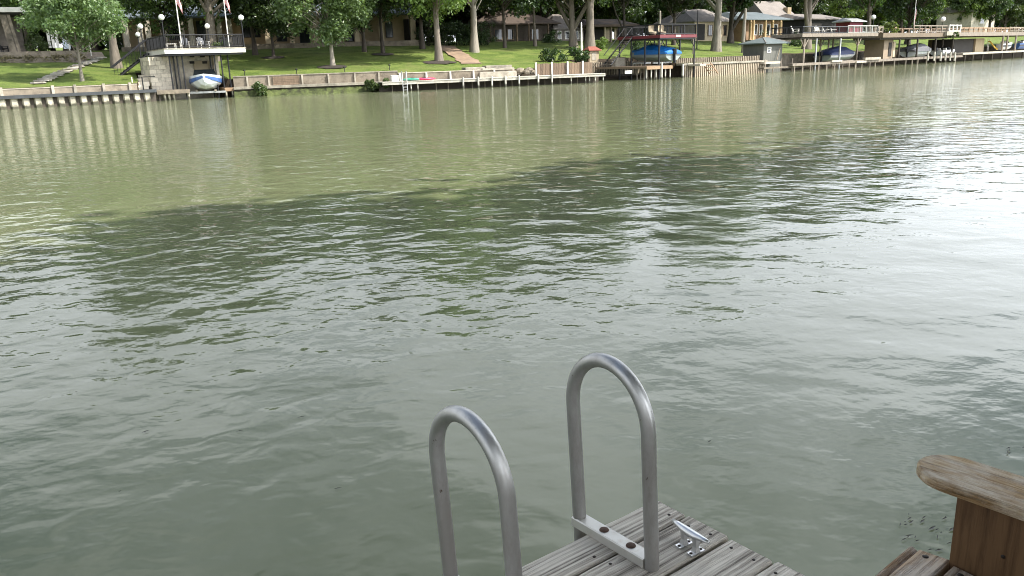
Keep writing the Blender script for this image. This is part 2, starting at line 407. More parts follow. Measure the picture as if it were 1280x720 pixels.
while y > -2.8:
    w = widths[k] if k < 4 else 0.14; gap = (0.006, 0.009, 0.004, 0.006)[k % 4]
    x1 = (0.0, 0.004, -0.003, 0.006)[k % 4] + rng.uniform(-.003, .003); x0 = -5.2
    pl = MB(); ns = 26                       # board with slightly wandering, worn edges
    secs = []
    for i in range(ns+1):
        f = 1 - (1-i/ns)**2.2; x = x0 + (x1-x0)*f
        wob = rng.uniform(-.0012, .0012); e = 0.006
        ya, yb = y - w + wob, y + rng.uniform(-.0012, .0012)
        sag = rng.uniform(-.001, .001)
        secs.append([(x, ya, DZ-.038), (x, yb, DZ-.038), (x, yb, DZ-e), (x, yb-e, DZ+sag), (x, ya+e, DZ+sag), (x, ya, DZ-e)])
    pl.loft(secs, smooth=False)
    o = pl.build('plank', M_DECK, dock)
    for xs in (-.045, -.33, -.75, -1.2):
        for yy in (.028, w-.028):
            if rng.random() < .12: continue
            nx, ny = xs + rng.uniform(-.016, .016) + x1, y - yy + rng.uniform(-.012, .012)
            nails.lathe([(0.0046, -.002), (0.0046, 0.0012), (0.0001, 0.0016)], (nx, ny, DZ), 8)
    y -= w + gap; k += 1
tag(nails.build('nail_head', M_NAIL, dock), kind='stuff')
MB().box((-5.2, -.085, DZ-.24), (-.06, -.045, DZ-.0395)).build('rim_joist', M_BEAM, dock)
MB().box((-.10, -2.8, DZ-.24), (-.061, -.086, DZ-.0395)).build('rim_joist', M_BEAM, dock)
for xx in (-.32, -.74, -1.18, -2.2, -3.4): MB().box((xx-.02, -2.8, DZ-.22), (xx+.02, -.086, DZ-.0395)).build('joist', M_BEAM, dock)
for (xx, yy) in ((-.3, -.16), (-2.6, -.16), (-4.9, -.16), (-.3, -2.4), (-2.6, -2.4), (-4.9, -2.4)):
    MB().tube([(xx, yy, -1.2), (xx, yy, DZ-.041)], .09, 12).build('pile', M_BEAM, dock)

def alu_mat():
    mt, nt, b, out = nt_new('brushed_aluminium')
    tcn = N(nt, 'ShaderNodeTexCoord')
    def noise(s, d, st=(1, 1, 1), r=0.6):
        mp = N(nt, 'ShaderNodeMapping'); mp.inputs['Scale'].default_value = st; nt.links.new(tcn.outputs['Object'], mp.inputs[0])
        n = N(nt, 'ShaderNodeTexNoise', Scale=s, Detail=d, Roughness=r); nt.links.new(mp.outputs[0], n.inputs['Vector']); return n.outputs[0]
    szn = N(nt, 'ShaderNodeSeparateXYZ'); nt.links.new(tcn.outputs['Object'], szn.inputs[0])
    low = nramp(nt, szn.outputs[2], (0.30, 0.14), (0.46, 0.0))      # grime gathers on the upright lengths
    dirt = nramp(nt, nmath(nt, 'ADD', noise(9, 8, (1, 1, .35), .7), low), (0.44, 0.0), (0.72, 0.85))
    c = mixrgb(nt, dirt, (0.43, 0.428, 0.418), (0.22, 0.205, 0.185))
    spots = nramp(nt, noise(46, 3, (1, 1, .5)), (0.70, 0.0), (0.74, 1.0))
    c = mixrgb(nt, spots, c, (0.07, 0.045, 0.03))
    nt.links.new(c, b.inputs['Base Color'])
    nt.links.new(nmath(nt, 'SUBTRACT', 0.92, nmath(nt, 'MULTIPLY', dirt, 0.55)), b.inputs['Metallic'])
    nt.links.new(nmath(nt, 'ADD', 0.30, nmath(nt, 'MULTIPLY', noise(60, 4, (1, 1, .05)), 0.26)), b.inputs['Roughness'])
    bp = N(nt, 'ShaderNodeBump', Strength=0.35, Distance=0.0006); nt.links.new(noise(160, 3, (1, 1, .04)), bp.inputs['Height']); nt.links.new(bp.outputs[0], b.inputs['Normal'])
    return mt
M_ALU = alu_mat()
M_BAR = mat('flat_aluminium', (0.55, 0.535, 0.49), 0.45, 0.55, 0.12, 14, 0.0003, stain=(0.42, 0.37, 0.30))
M_BOLT = mat('rusty_bolt', (0.075, 0.045, 0.032), 0.75, 0.5, 0.4, 120, 0.0004)
bx_, by_ = dock_l(on_plane(815, 710, DZ))
ladder = thing('dock_ladder', 'aluminium boarding ladder with two tall looped hand rails', 'ladder', tuple(CORNER + du*bx_ - dv*by_ + Vector((0, 0, DZ))), DANG)
HWD, HH, TR = 0.272, 0.537, 0.0188        # hoop width, centreline height, tube radius
def hoop(x0, lean):
    rad = HWD/2; path = [(x0, 0, 0.0)]
    zt = HH - rad*1.12
    for i in range(1, 10): path.append((x0 + lean*(zt*i/10)/HH, 0, zt*i/10))
    for i in range(0, 25):
        a = math.pi*i/24; z = zt + rad*1.12*math.sin(a)
        path.append((x0 + lean*z/HH, rad - rad*math.cos(a), z))
    for i in range(1, 20): 
        z = zt - (zt + DZ + .35)*i/19; path.append((x0 + lean*z/HH, HWD, z))
    return path
rails = []
for i, x0 in enumerate((0.0, -0.438)):
    HH = (.537, .522)[i]
    rail = MB().tube(hoop(x0, -0.028), TR, 28).build('hand_rail', M_ALU, ladder)
    bar = MB(); hw = 0.0215
    prof = [(-hw, 0.002), (hw, 0.002), (hw, .026), (hw-.003, .029), (-hw+.003, .029), (-hw, .026)]
    bar.loft([[(x0+px_, yy, z) for px_, z in prof] for yy in (.012, HWD+.012)], smooth=False)
    bo = bar.build('mounting_bar', M_BAR, ladder)
    for yy in (.075, .175):
        b_ = MB().lathe([(0.0001, .0335), (.009, .0333), (.0125, .0315), (.0135, .0292)][::-1], (x0, yy, 0), 20).build('bolt', M_BOLT, bo)
for zz in (-.18, -.46, -.74, -1.02):
    MB().box((-.43+TR, HWD-.035, zz-.012), (-TR, HWD+.035, zz+.012)).build('rung', M_ALU, ladder)

M_CLEAT = mat('galvanised_cleat', (0.62, 0.62, 0.62), 0.3, 0.85, 0.12, 30, 0.0003)
a_, b_ = Vector(on_plane(841, 650, DZ+.055)), Vector(on_plane(886, 678, DZ+.055))
mid_ = (a_+b_)/2; cang = math.atan2(b_.y-a_.y, b_.x-a_.x); clen = (b_-a_).length
cleat = thing('dock_cleat', 'shiny metal mooring cleat with two horns bolted to the dock', 'cleat', (mid_.x, mid_.y, DZ), cang)
hl = clen/2
secs = []
for f, w, h_, z in ((-1, .005, .004, .055), (-.7, .009, .007, .053), (-.3, .0125, .010, .05), (0, .013, .011, .049), (.3, .0125, .010, .05), (.7, .009, .007, .053), (1, .005, .004, .055)):
    secs.append([(f*hl, w*math.cos(a), z + h_*math.sin(a)) for a in [2*math.pi*q/10 for q in range(10)]])
MB().loft(secs).build('horn_bar', M_CLEAT, cleat)
for s_ in (-1, 1):
    ft = MB()
    ft.loft([[(s_*hl*.33 + q*.011*w, y_, z) for q, y_ in ((-1, -.010*w2), (1, -.010*w2), (1, .010*w2), (-1, .010*w2))] for z, w, w2 in ((.001, .8, 1.0), (.006, .75, .9), (.02, .55, .55), (.046, .75, .8))], smooth=False)
    ft.box((s_*hl*.33-.0095, -.024, .0005), (s_*hl*.33+.0095, .024, .0055))
    fo = ft.build('foot', M_CLEAT, cleat)
    for yy in (-.018, .018): MB().lathe([(.0045, .004), (.0045, .0065), (.0002, .0072)], (s_*hl*.33, yy, 0), 10).build('screw', M_NAIL, fo)

# Adirondack chair at the right: local x = chair's right, y = forward
tip = on_plane(1144, 577, DZ+.53); tip = Vector((tip[0], tip[1], 0))
CANG = DANG + R(2)
chair = thing('adirondack_chair', 'weathered brown wooden armchair with wide rounded arms on the dock', 'chair', (tip.x, tip.y, DZ), CANG)
M_ARM = wood_mat('arm_wood', (0.47, 0.345, 0.19), (0.26, 0.16, 0.072), 1, rough=0.8, ring=6.0, bump=0.003, stain=(0.58, 0.51, 0.405))
M_LEG = wood_mat('chair_leg_wood', (0.15, 0.085, 0.040), (0.088, 0.047, 0.021), 2, rough=0.6, ring=3.0, bump=0.0012)
M_SLAT = wood_mat('slat_wood', (0.42, 0.31, 0.20), (0.22, 0.125, 0.06), 0, ring=8, bump=0.003, stain=(0.45, 0.40, 0.34))
def arm_outline(cx, wide, inner):
    pts = []
    for i in range(0, 19):                   # rounded front
        a = math.pi*i/18; pts.append((cx + wide*.5*math.cos(a)*(1), -wide*.62 + wide*.62*math.sin(a)**.85))
    pts += [(cx-wide*.5, -.35), (cx-wide*.40, -.62), (cx-wide*.28, -.74), (cx+wide*.28, -.74), (cx+wide*.45, -.6), (cx+wide*.5, -.35)]
    return pts
def rounded_board(mb, outline, z0, z1, e=.004):
    n = len(outline); cx = sum(p[0] for p in outline)/n; cy = sum(p[1] for p in outline)/n
    def inset(d): return [(x-(x-cx)/max(1e-6, math.hypot(x-cx, y-cy))*d, y-(y-cy)/max(1e-6, math.hypot(x-cx, y-cy))*d) for x, y in outline]
    lay = [(inset(e), z0), (outline, z0+e), (outline, z1-e), (inset(e), z1)]
    return mb.loft([[(x, y, z) for x, y in o] for o, z in lay], smooth=False)
ARMW, CW = 0.118, 0.62
for side in (0, 1):
    cx = 0.02 - side*CW
    rounded_board(MB(), arm_outline(cx, ARMW, side), .508, .531).build('arm', M_ARM, chair)
    lx0, lx1 = (-.020, .010) if not side else (-CW+.034, -CW+.064)
    lg = MB().box((lx0, -.285, 0), (lx1, -.086, .5075)).build('front_leg', M_LEG, chair)
    for (yy, zz) in ((-.245, .47), (-.17, .42)): MB().lathe([(.0036, 0), (.0036, .001), (.0002, .0014)], (0, 0, 0), 10).build('screw', M_NAIL, lg).matrix_local = Matrix.Translation((lx0, yy, zz)) @ Matrix.Rotation(-math.pi/2, 4, 'Y')
    MB().add([(lx0-.031+side*.062, -.03, .22), (lx0-.001+side*.062, -.03, .22), (lx0-.001+side*.062, -.03, .335), (lx0-.031+side*.062, -.03, .335),
              (lx0-.031+side*.062, -.95, 0), (lx0-.001+side*.062, -.95, 0), (lx0-.001+side*.062, -.95, .10), (lx0-.031+side*.062, -.95, .10)],
             [(0, 1, 2, 3), (7, 6, 5, 4), (0, 4, 5, 1), (1, 5, 6, 2), (2, 6, 7, 3), (3, 7, 4, 0)]).build('seat_rail', M_LEG, chair)
seat_pts = [(-.012, .338, 35), (-.058, .356, 4), (-.123, .355, -5), (-.189, .348, -8), (-.255, .338, -10), (-.32, .325, -12), (-.385, .31, -13)]
for i, (yy, zz, an) in enumerate(seat_pts):
    w = .057 if i else .05
    sl = MB().box((-CW+.015, -w/2, -.011), (-.012 if i < 2 else -.024, w/2, .011), .003)
    so = sl.build('seat_slat', M_SLAT, chair); so.location = (0, yy, zz); so.rotation_euler = (R(-an) if i else R(-62), 0, 0)
    for xx in (-.032 if i < 2 else -.045, -CW+.06): MB().lathe([(.0055, .0), (.0055, .0122), (.0002, .0125)], (xx, .008, 0), 10).build('screw', M_NAIL, so)
for i in range(5):
    xx = -CW/2 + (i-2)*.1
    bs = MB().box((xx-.045, -.0095, 0), (xx+.045, .0095, .80-.05*abs(i-2)), .003).build('back_slat', M_SLAT, chair)
    bs.location = (0, -.46, .29); bs.rotation_euler = (R(22), 0, 0)
MB().box((-CW+.02, -.72, .465), (-.0, -.68, .5075)).build('back_rail', M_LEG, chair)

# ------------------------------------------------------------------ trees
L_BRIGHT = leaf_mat('leaf_bright', (0.075, 0.125, 0.045), (0.165, 0.225, 0.095))
L_MID = leaf_mat('leaf_mid', (0.045, 0.080, 0.024), (0.105, 0.155, 0.050))
L_DARK = leaf_mat('leaf_dark', (0.022, 0.045, 0.014), (0.060, 0.098, 0.030))
L_YEL = leaf_mat('leaf_yellow_green', (0.085, 0.135, 0.028), (0.170, 0.225, 0.060))
M_BARK = mat('bark_grey', (0.15, 0.125, 0.10), 0.9, 0, 0.35, 6, 0.03, (1, 1, .25))
M_BARKL = mat('bark_pale', (0.21, 0.185, 0.15), 0.9, 0, 0.35, 5, 0.03, (1, 1, .25))
M_BARKD = mat('bark_dark', (0.06, 0.048, 0.038), 0.9, 0, 0.3, 6, 0.03, (1, 1, .25))

def leaves(rs, clumps, per, size, droop=0.0, flat=0.5):
    """many separate leaf-sized faces scattered in clumps; clumps = (n,4) x y z r"""
    C = np.repeat(clumps, per, axis=0); n = len(C)
    d = rs.normal(size=(n, 3)); d /= np.linalg.norm(d, axis=1)[:, None]
    rr = rs.random(n)**0.45
    P = C[:, :3] + d*(rr*C[:, 3])[:, None]*np.array([1.1, 1.1, .8])
    P[:, 2] -= droop*rr*C[:, 3]*rs.random(n)
    nrm = rs.normal(size=(n, 3)) + d*0.5 + np.array([0, 0, flat*1.6]); nrm /= np.linalg.norm(nrm, axis=1)[:, None]
    a = np.cross(nrm, rs.normal(size=(n, 3))); a /= np.linalg.norm(a, axis=1)[:, None]
    b = np.cross(nrm, a); s = size*(0.6 + 0.8*rs.random(n))[:, None]
    V = np.stack([P - a*s*.55, P - b*s*.32 + nrm*s*.06, P + a*s*.55 - nrm*s*.08, P + b*s*.32 + nrm*s*.06], 1).reshape(-1, 3)
    return V, np.arange(4*n).reshape(-1, 4)

def tree_mesh(seed, h, base, rx, trunk_r, n_cl, per, size, lobes=5, lean=0.0, fork=0, cl_r=(.12, .22), top=1.0, droop=0.3, hollow=.35):
    """returns trunk mesh, crown mesh; h total height, base = where leaves begin, rx = crown radius"""
    rs = np.random.RandomState(seed); rd = random.Random(seed)
    cz, rz = (h+base)/2, (h-base)/2
    lob = [(rs.uniform(0, 2*np.pi), rs.uniform(-.75, .8), rs.uniform(.75, 1.15)) for _ in range(lobes+4)]
    cl = []
    while len(cl) < n_cl:
        d = rs.normal(size=3); d /= np.linalg.norm(d); q = hollow + (1-hollow)*rs.random()**.6
        k = .72 + .28*max(g*max(0, math.cos(math.atan2(d[1], d[0])-az))*(1-abs(d[2]-e)*.6) for az, e, g in lob)
        wz = 1.0 if d[2] > 0 else .9
        cl.append((d[0]*q*k*rx + lean*h*.5, d[1]*q*k*rx, cz + d[2]*q*k*rz*wz, rx*rs.uniform(*cl_r)))
    cl = np.array(cl)
    V, F = leaves(rs, cl, per, size, droop)
    crown = np_mesh('crown', V, F)
    tb = MB(); path = []; rad = []
    nseg = 9; ph1, ph2 = rd.uniform(0, 6), rd.uniform(0, 6)
    for i in range(nseg+1):
        f = i/nseg; z = h*.86*f
        path.append((lean*z*.9 + .02*h*f*math.sin(ph1+f*4), .02*h*f*math.sin(ph2+f*3.4), z - (.25 if i == 0 else 0)))
        rad.append(trunk_r*(1.7 if i == 0 else 1.0 if i == 1 else (1-f)**.75 + .06))
    tb.tube(path, rad, 10)
    order = sorted(range(len(cl)), key=lambda i: -np.linalg.norm(cl[i, :2]))
    for i in order[:min(26, len(cl))]:
        c = cl[i]; f = min(.8, max(base*.75/h, (c[2]/h)*.62 + rd.uniform(-.1, .05)))
        j = min(nseg-1, int(f*nseg)); p = Vector(path[j]).lerp(Vector(path[j+1]), f*nseg-j)
        q = Vector(c[:3]); mid = p.lerp(q, .5) + Vector((rd.uniform(-.4, .4), rd.uniform(-.4, .4), rd.uniform(0, .6)))*(rx*.12)
        r0 = trunk_r*rd.uniform(.22, .42)*(1-.4*f)
        tb.tube([p, p.lerp(mid, .5), mid, mid.lerp(q, .6), q], [r0, r0*.8, r0*.6, r0*.35, r0*.12], 6, cap=False)
    for k in range(fork):
        a = rd.uniform(0, 6.28); f0 = rd.uniform(.12, .25); j = int(f0*nseg); p = Vector(path[j])
        q = p + Vector((math.cos(a)*rx*.7, math.sin(a)*rx*.7, h*rd.uniform(.4, .55)))
        tb.tube([p, p.lerp(q, .33)+Vector((math.cos(a)*.5, 0, -.2)), p.lerp(q, .66), q], [trunk_r*.7, trunk_r*.55, trunk_r*.4, trunk_r*.15], 8, cap=False)
    return tb.mesh('trunk'), crown

def plant_tree(name, label, loc, meshes, leaf, bark, rz=0.0, sc=1.0, group=None):
    t = thing(name, label, 'tree', tuple(loc), rz, group); t.scale = (sc, sc, sc)
    tr = link_mesh('trunk', meshes[0], None, t); cr_ = link_mesh('crown', meshes[1], None, t)
    for o, mt in ((tr, bark), (cr_, leaf)):
        if not o.data.materials: o.data.materials.append(mt)
        o.material_slots[0].link = 'OBJECT'; o.material_slots[0].material = mt
    return t

# mesh kinds (seed, h, base, rx, trunk_r, clumps, leaves, size)
TALL = [tree_mesh(100+i, 22+i*1.2, 4.0, 6.6, .42, 150, 80, .46, lobes=6) for i in range(3)]
WOOD = [tree_mesh(200+i, 15+1.5*i, 1.5, 5.6, .30, 140, 80, .46, lobes=5) for i in range(3)]
LOW = [tree_mesh(300+i, 8+i, -0.6, 4.2, .2, 85, 80, .42, lobes=4, hollow=.1) for i in range(2)]

# the trees of the far bank that can be told apart
def bank_tree(label, px, py, kind, leaf, bark, sc=1.0, rz=0.0, name='shade_tree', group=None, t=None):
    p = G(px, py) if t is None else W(px, py, t)
    if t is not None: p.z = lawn_z(t)
    return plant_tree(name, label, (p.x, p.y, p.z-.05), kind, leaf, bark, rz, sc, group)
bank_tree('young tree with pale thin trunk on the lawn beside stone stepping path', 103, 102, tree_mesh(1, 8.2, 2.6, 4.1, .13, 100, 105, .24, cl_r=(.14, .24)), L_BRIGHT, M_BARKL, name='young_tree')
bank_tree('tall tree with stout grey trunk beside the stairs of the stone boathouse', 146, 85, tree_mesh(2, 23, 4.4, 6.5, .36, 150, 85, .40), L_MID, M_BARK)
p = W(259, 52, 17); p.z = lawn_z(17)
plant_tree('shade_tree', 'big tree with slanting trunk rising behind the boathouse deck', (p.x+.3, p.y, p.z), tree_mesh(3, 22, 2.6, 8.0, .50, 190, 85, .38, lean=.05), L_MID, M_BARK)
bank_tree('small dark tree in a mulch ring on the lawn', 342, 72, tree_mesh(4, 10.5, 1.5, 4.8, .14, 160, 105, .28, droop=.7), L_DARK, M_BARKD)
bank_tree('round leafy tree standing in a mulch ring above the retaining wall', 416, 83, tree_mesh(5, 12.5, 1.5, 5.0, .20, 230, 115, .27, cl_r=(.12, .21), droop=.7), L_BRIGHT, M_BARKL, rz=1)
bank_tree('slim dark trunked tree before the blue roofed porch', 479, 68, tree_mesh(6, 20, 2.2, 6.8, .17, 190, 90, .34, droop=.6), L_DARK, M_BARKD)
bank_tree('leafy shade tree with stout brown trunk above the white boardwalk', 549, 77, tree_mesh(7, 20, 2.9, 6.2, .32, 250, 100, .30, cl_r=(.11, .20), droop=.6), L_YEL, M_BARK, rz=2)
bank_tree('tall pale barked tree beside the dirt path', 593, 65, tree_mesh(8, 24, 4.0, 7.6, .38, 170, 85, .38), L_MID, M_BARKL)
bank_tree('thin dark tree beside the brown roofed house', 631, 60, tree_mesh(9, 20, 1.8, 6.8, .17, 190, 85, .38, droop=.6), L_DARK, M_BARKD)
bank_tree('straight slim tree in front of the brown roofed house', 669, 58, tree_mesh(10, 23, 4.4, 7.0, .17, 150, 80, .38), L_MID, M_BARK)
bank_tree('old oak with leaning forked trunks beside the grey roofed house', 717, 60, tree_mesh(12, 22, 4.2, 7.5, .42, 160, 85, .40, lean=.08, fork=2), L_DARK, M_BARK, rz=2.6)
bank_tree('broad grey oak behind the tall white pole', 737, 62, tree_mesh(13, 23, 4.6, 7.5, .50, 160, 85, .40, fork=1), L_MID, M_BARK, rz=.4)
bank_tree('very thick pale trunked tree on the lawn above the picket wall', 895, 64, tree_mesh(14, 26, 5.0, 8.5, .50, 170, 80, .44), L_MID, M_BARKL)
bank_tree('dark forked tree at the corner of the cream house', 913, 54, tree_mesh(15, 19, 3.2, 6.6, .40, 150, 80, .42, fork=2), L_DARK, M_BARKD)
bank_tree('spreading tree growing behind the dark railed deck', 1009, 47, tree_mesh(16, 25, 4.6, 7.4, .50, 170, 85, .44, fork=1), L_MID, M_BARK, t=12)
bank_tree('bushy olive green tree above the burgundy shed', 1085, 44, tree_mesh(17, 23, 3.8, 7.0, .4, 170, 90, .46), L_MID, M_BARK, t=15)
bank_tree('dense dark tree behind the flagpole of the long deck', 1135, 44, tree_mesh(18, 18, 2.0, 6.8, .4, 150, 90, .48), L_DARK, M_BARKD, t=14)
bank_tree('bright yellow green tree beside the white lamp on the long deck', 1212, 42, tree_mesh(19, 13, 1.2, 6.2, .35, 115, 90, .50), L_YEL, M_BARK)
bank_tree('rounded green tree at the end of the long wooden railing', 1268, 40, tree_mesh(20, 14, 1.0, 7.0, .4, 115, 90, .50), L_MID, M_BARK)
bank_tree('leafy tree screening the upper wall of the tan ranch house', 205, 55, tree_mesh(21, 15, 1.5, 5.4, .22, 180, 95, .30, droop=.7), L_MID, M_BARKD, rz=.7, t=22)
bank_tree('dark spreading tree shading the tan house window', 318, 56, tree_mesh(22, 17, 1.5, 5.8, .22, 190, 95, .32, droop=.7), L_DARK, M_BARKD, rz=2, t=22)
bank_tree('dark tree shading the columns of the tan arcade', 455, 58, tree_mesh(23, 16, 1.4, 5.2, .2, 180, 95, .32, droop=.7), L_DARK, M_BARKD, rz=4, t=22)
bank_tree('dark tree at the end of the blue roofed porch', 528, 57, tree_mesh(24, 18, 1.2, 5.2, .24, 180, 95, .34, droop=.7), L_DARK, M_BARKD, rz=5, t=24)
bank_tree('slender tree shading the shaggy pavilion roof', 780, 56, tree_mesh(25, 19, 3.8, 5.6, .2, 140, 90, .36, fork=1), L_MID, M_BARKD, rz=1)
bank_tree('dark leafy tree behind the red deck railing', 842, 56, tree_mesh(26, 18, 3.0, 5.4, .24, 140, 90, .38), L_DARK, M_BARKD, rz=3)
# woods behind the houses
REG = [(60, 'behind the flat roofed pavilion'), (250, 'behind the limestone boathouse'), (400, 'behind the tan arcade'), (540, 'behind the blue roofed porch'), (690, 'behind the brown roofed house'), (810, 'behind the shaggy pavilion'), (925, 'behind the cream house'), (1010, 'behind the grey shingle roof'), (1105, 'behind the burgundy shed'), (1190, 'behind the tall flagpole'), (9999, 'behind the long wooden railing')]
def region(q): return next(w for lim, w in REG if q < lim)
wood_lab = {id(L_DARK): 'tall dark leafy woodland tree ', id(L_MID): 'tall mid green woodland tree ', id(L_YEL): 'tall yellow green woodland tree '}
rw = random.Random(77)
for i, px in enumerate(list(range(-70, 1370, 36))):
    for row in (0, 1):
        if row == 1 and i % 2: continue
        t = 39 + rw.uniform(-3, 4) if row == 0 else 55 + rw.uniform(-4, 8)
        q = px + rw.uniform(-14, 14) + row*15
        tall = (110 < q < 250) or (300 < q < 430) or (500 < q < 1120)
        if q > 1100: t *= .8
        p = W(q, 80, t); z = lawn_z(t)
        if row == 0: kind = rw.choice(WOOD)
        else: kind = rw.choice(TALL if tall else WOOD)
        leaf = rw.choice((L_DARK, L_DARK, L_MID, L_YEL)) if q > 1040 else rw.choice((L_DARK, L_DARK, L_MID))
        plant_tree('woodland_tree', wood_lab[id(leaf)] + region(q), (p.x, p.y, z-.1), kind, leaf, M_BARKD, rw.uniform(0, 6.28), rw.uniform(.85, 1.15), 'woodland ' + region(q))
for i, px in enumerate(list(range(-60, 1350, 31)) + list(range(-45, 1350, 36))):   # low understorey that closes the view under the crowns
    t = (46 if i < 46 else 60) + rw.uniform(-3, 3); q = px + rw.uniform(-10, 10); p = W(q, 80, t)
    leaf = rw.choice((L_DARK, L_DARK, L_MID))
    lab = {id(L_DARK): 'low dark bushy tree ', id(L_MID): 'low mid green bushy tree '}[id(leaf)]
    plant_tree('understorey_tree', lab + region(q), (p.x, p.y, lawn_z(t)-.1), rw.choice(LOW), leaf, M_BARKD, rw.uniform(0, 6.28), rw.uniform(.9, 1.3), 'low trees ' + region(q))
# near bank: the shade trees that stand over the dock, beside and behind the camera
NEAR = [tree_mesh(400+i, 21, 6.5, 6.8, .45, 150, 110, .55, lobes=6, hollow=.05, cl_r=(.2, .34)) for i in range(2)]
for i, (s, t, sc) in enumerate(((-14, 6, .95), (-6, 4.0, 1.0), (2.5, 4.5, 1.05), (10, 2.6, 1.12), (18, 2.6, 1.15), (26, 2.8, 1.15), (34, 2.8, 1.16), (42, 3, 1.16), (51, 4, 1.1), (13, 10, 1.1), (22, 11, 1.1), (31, 11, 1.1))):
    q = T2*s + N2*(-3.2-t)
    plant_tree('near_bank_tree', 'tall leafy tree on the near bank shading the dock', (q.x, q.y, .75+.05*t), NEAR[i % 2], L_MID, M_BARK, i*1.7, sc, 'shade trees on the near bank')

# ------------------------------------------------------------------ far bank: walls, docks, boathouses, houses
M_CONC = mat('concrete_pale', (0.18, 0.15, 0.112), 0.85, 0, 0.45, 2.0, 0.01, stain=(0.085, 0.07, 0.05))
M_CONCW = mat('concrete_white', (0.34, 0.305, 0.245), 0.8, 0, 0.35, 2.0, 0.006, stain=(0.17, 0.145, 0.11))
M_WHITE = mat('white_paint', (0.66, 0.635, 0.58), 0.6, 0, 0.15, 2.0)
M_BWALK = mat('boardwalk_grey_white', (0.46, 0.43, 0.37), 0.8, 0, 0.25, 3.0, stain=(0.30, 0.27, 0.22))
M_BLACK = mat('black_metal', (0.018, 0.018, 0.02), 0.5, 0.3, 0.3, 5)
M_WPILE = mat('white_pile', (0.50, 0.475, 0.42), 0.7, 0, 0.2, 2.0, wet=.32)
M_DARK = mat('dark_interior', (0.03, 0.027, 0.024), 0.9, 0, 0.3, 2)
M_SLATEC = mat('dark_cap', (0.045, 0.05, 0.055), 0.6, 0, 0.3, 2)
M_PILEW = mat('sheet_pile_pale', (0.38, 0.345, 0.275), 0.8, 0, 0.3, 3, stain=(0.2, 0.2, 0.13), wet=.30)
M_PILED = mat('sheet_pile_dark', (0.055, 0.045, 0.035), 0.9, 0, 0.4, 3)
M_LIME = mat('limestone', (0.56, 0.50, 0.40), 0.9, 0, 0.3, 3, 0.02)
M_ROCK = mat('tan_rock', (0.26, 0.22, 0.165), 0.9, 0, 0.4, 3, 0.04)
M_MORT = mat('mortar', (0.36, 0.32, 0.26), 0.95, 0, 0.2, 5)
M_TAN = mat('tan_stucco', (0.31, 0.245, 0.155), 0.9, 0, 0.15, 1.2)
M_CREAM = mat('cream_wall', (0.42, 0.345, 0.235), 0.9, 0, 0.15, 1.2)
M_TIMB = mat('timber_brown', (0.17, 0.12, 0.08), 0.85, 0, 0.35, 4, 0.01, (4, 1, 1))
M_TIMBG = mat('timber_grey', (0.24, 0.20, 0.16), 0.85, 0, 0.35, 4, 0.01, (4, 1, 1))
M_TIMBO = mat('timber_orange', (0.25, 0.165, 0.10), 0.85, 0, 0.3, 4, 0.01)
M_RED = mat('red_fascia', (0.12, 0.017, 0.023), 0.6, 0, 0.2, 3)
M_GLASS = mat('window_glass', (0.02, 0.024, 0.026), 0.08, 0, 0.2, 1, spec=0.7)
M_ROOFB = mat('roof_blue_grey', (0.17, 0.20, 0.23), 0.6, 0.2, 0.2, 2)
M_ROOFN = mat('roof_brown', (0.085, 0.062, 0.048), 0.9, 0, 0.3, 3, 0.02)
M_ROOFG = mat('roof_grey', (0.17, 0.15, 0.135), 0.9, 0, 0.3, 3, 0.02)
M_ROOFT = mat('roof_teal', (0.125, 0.15, 0.152), 0.5, 0.3, 0.2, 2)
M_MOSS = mat('bank_moss', (0.085, 0.105, 0.03), 0.95, 0, 0.5, 2.5, 0.08, stain=(0.03, 0.03, 0.015))
M_MULCH = mat('mulch', (0.035, 0.026, 0.018), 0.95, 0, 0.4, 8, 0.05)
M_DIRT = mat('path_dirt', (0.25, 0.175, 0.115), 0.95, 0, 0.3, 2, 0.02)
M_STONEP = mat('path_stone', (0.30, 0.275, 0.23), 0.9, 0, 0.3, 3, 0.02)
M_STEEL = mat('lift_steel', (0.45, 0.45, 0.44), 0.45, 0.7, 0.2, 4)
def foliage_obj(name, label, cat, loc, shape, leaf, n_cl, per, size, seed, group=None, stem=True):
    """a shrub or hedge: leaf-sized faces spread through its volume; shape = half sizes"""
    rs = np.random.RandomState(seed); cl = []
    for _ in range(n_cl):
        d = rs.uniform(-1, 1, 3); 
        while np.dot(d*np.array([1, 1, .8]), d) > 1.25: d = rs.uniform(-1, 1, 3)
        cl.append((d[0]*shape[0], d[1]*shape[1], shape[2]*(1+d[2]*.9), min(shape)*rs.uniform(.35, .6)))
    V, F = leaves(rs, np.array(cl), per, size, .2, .3); V[:, 2] = np.maximum(V[:, 2], -.05)
    t = thing(name, label, cat, tuple(loc), 0, group)
    link_mesh('foliage', np_mesh('foliage', V, F), leaf, t)
    if stem:
        sb = MB()
        for i in range(4): 
            c = cl[rs.randint(len(cl))]; sb.tube([(c[0]*.3, c[1]*.3, -.1), (c[0]*.6, c[1]*.6, c[2]*.5), (c[0], c[1], c[2])], [.04, .03, .01], 5)
        sb.build('stem', M_BARKD, t)
    return t
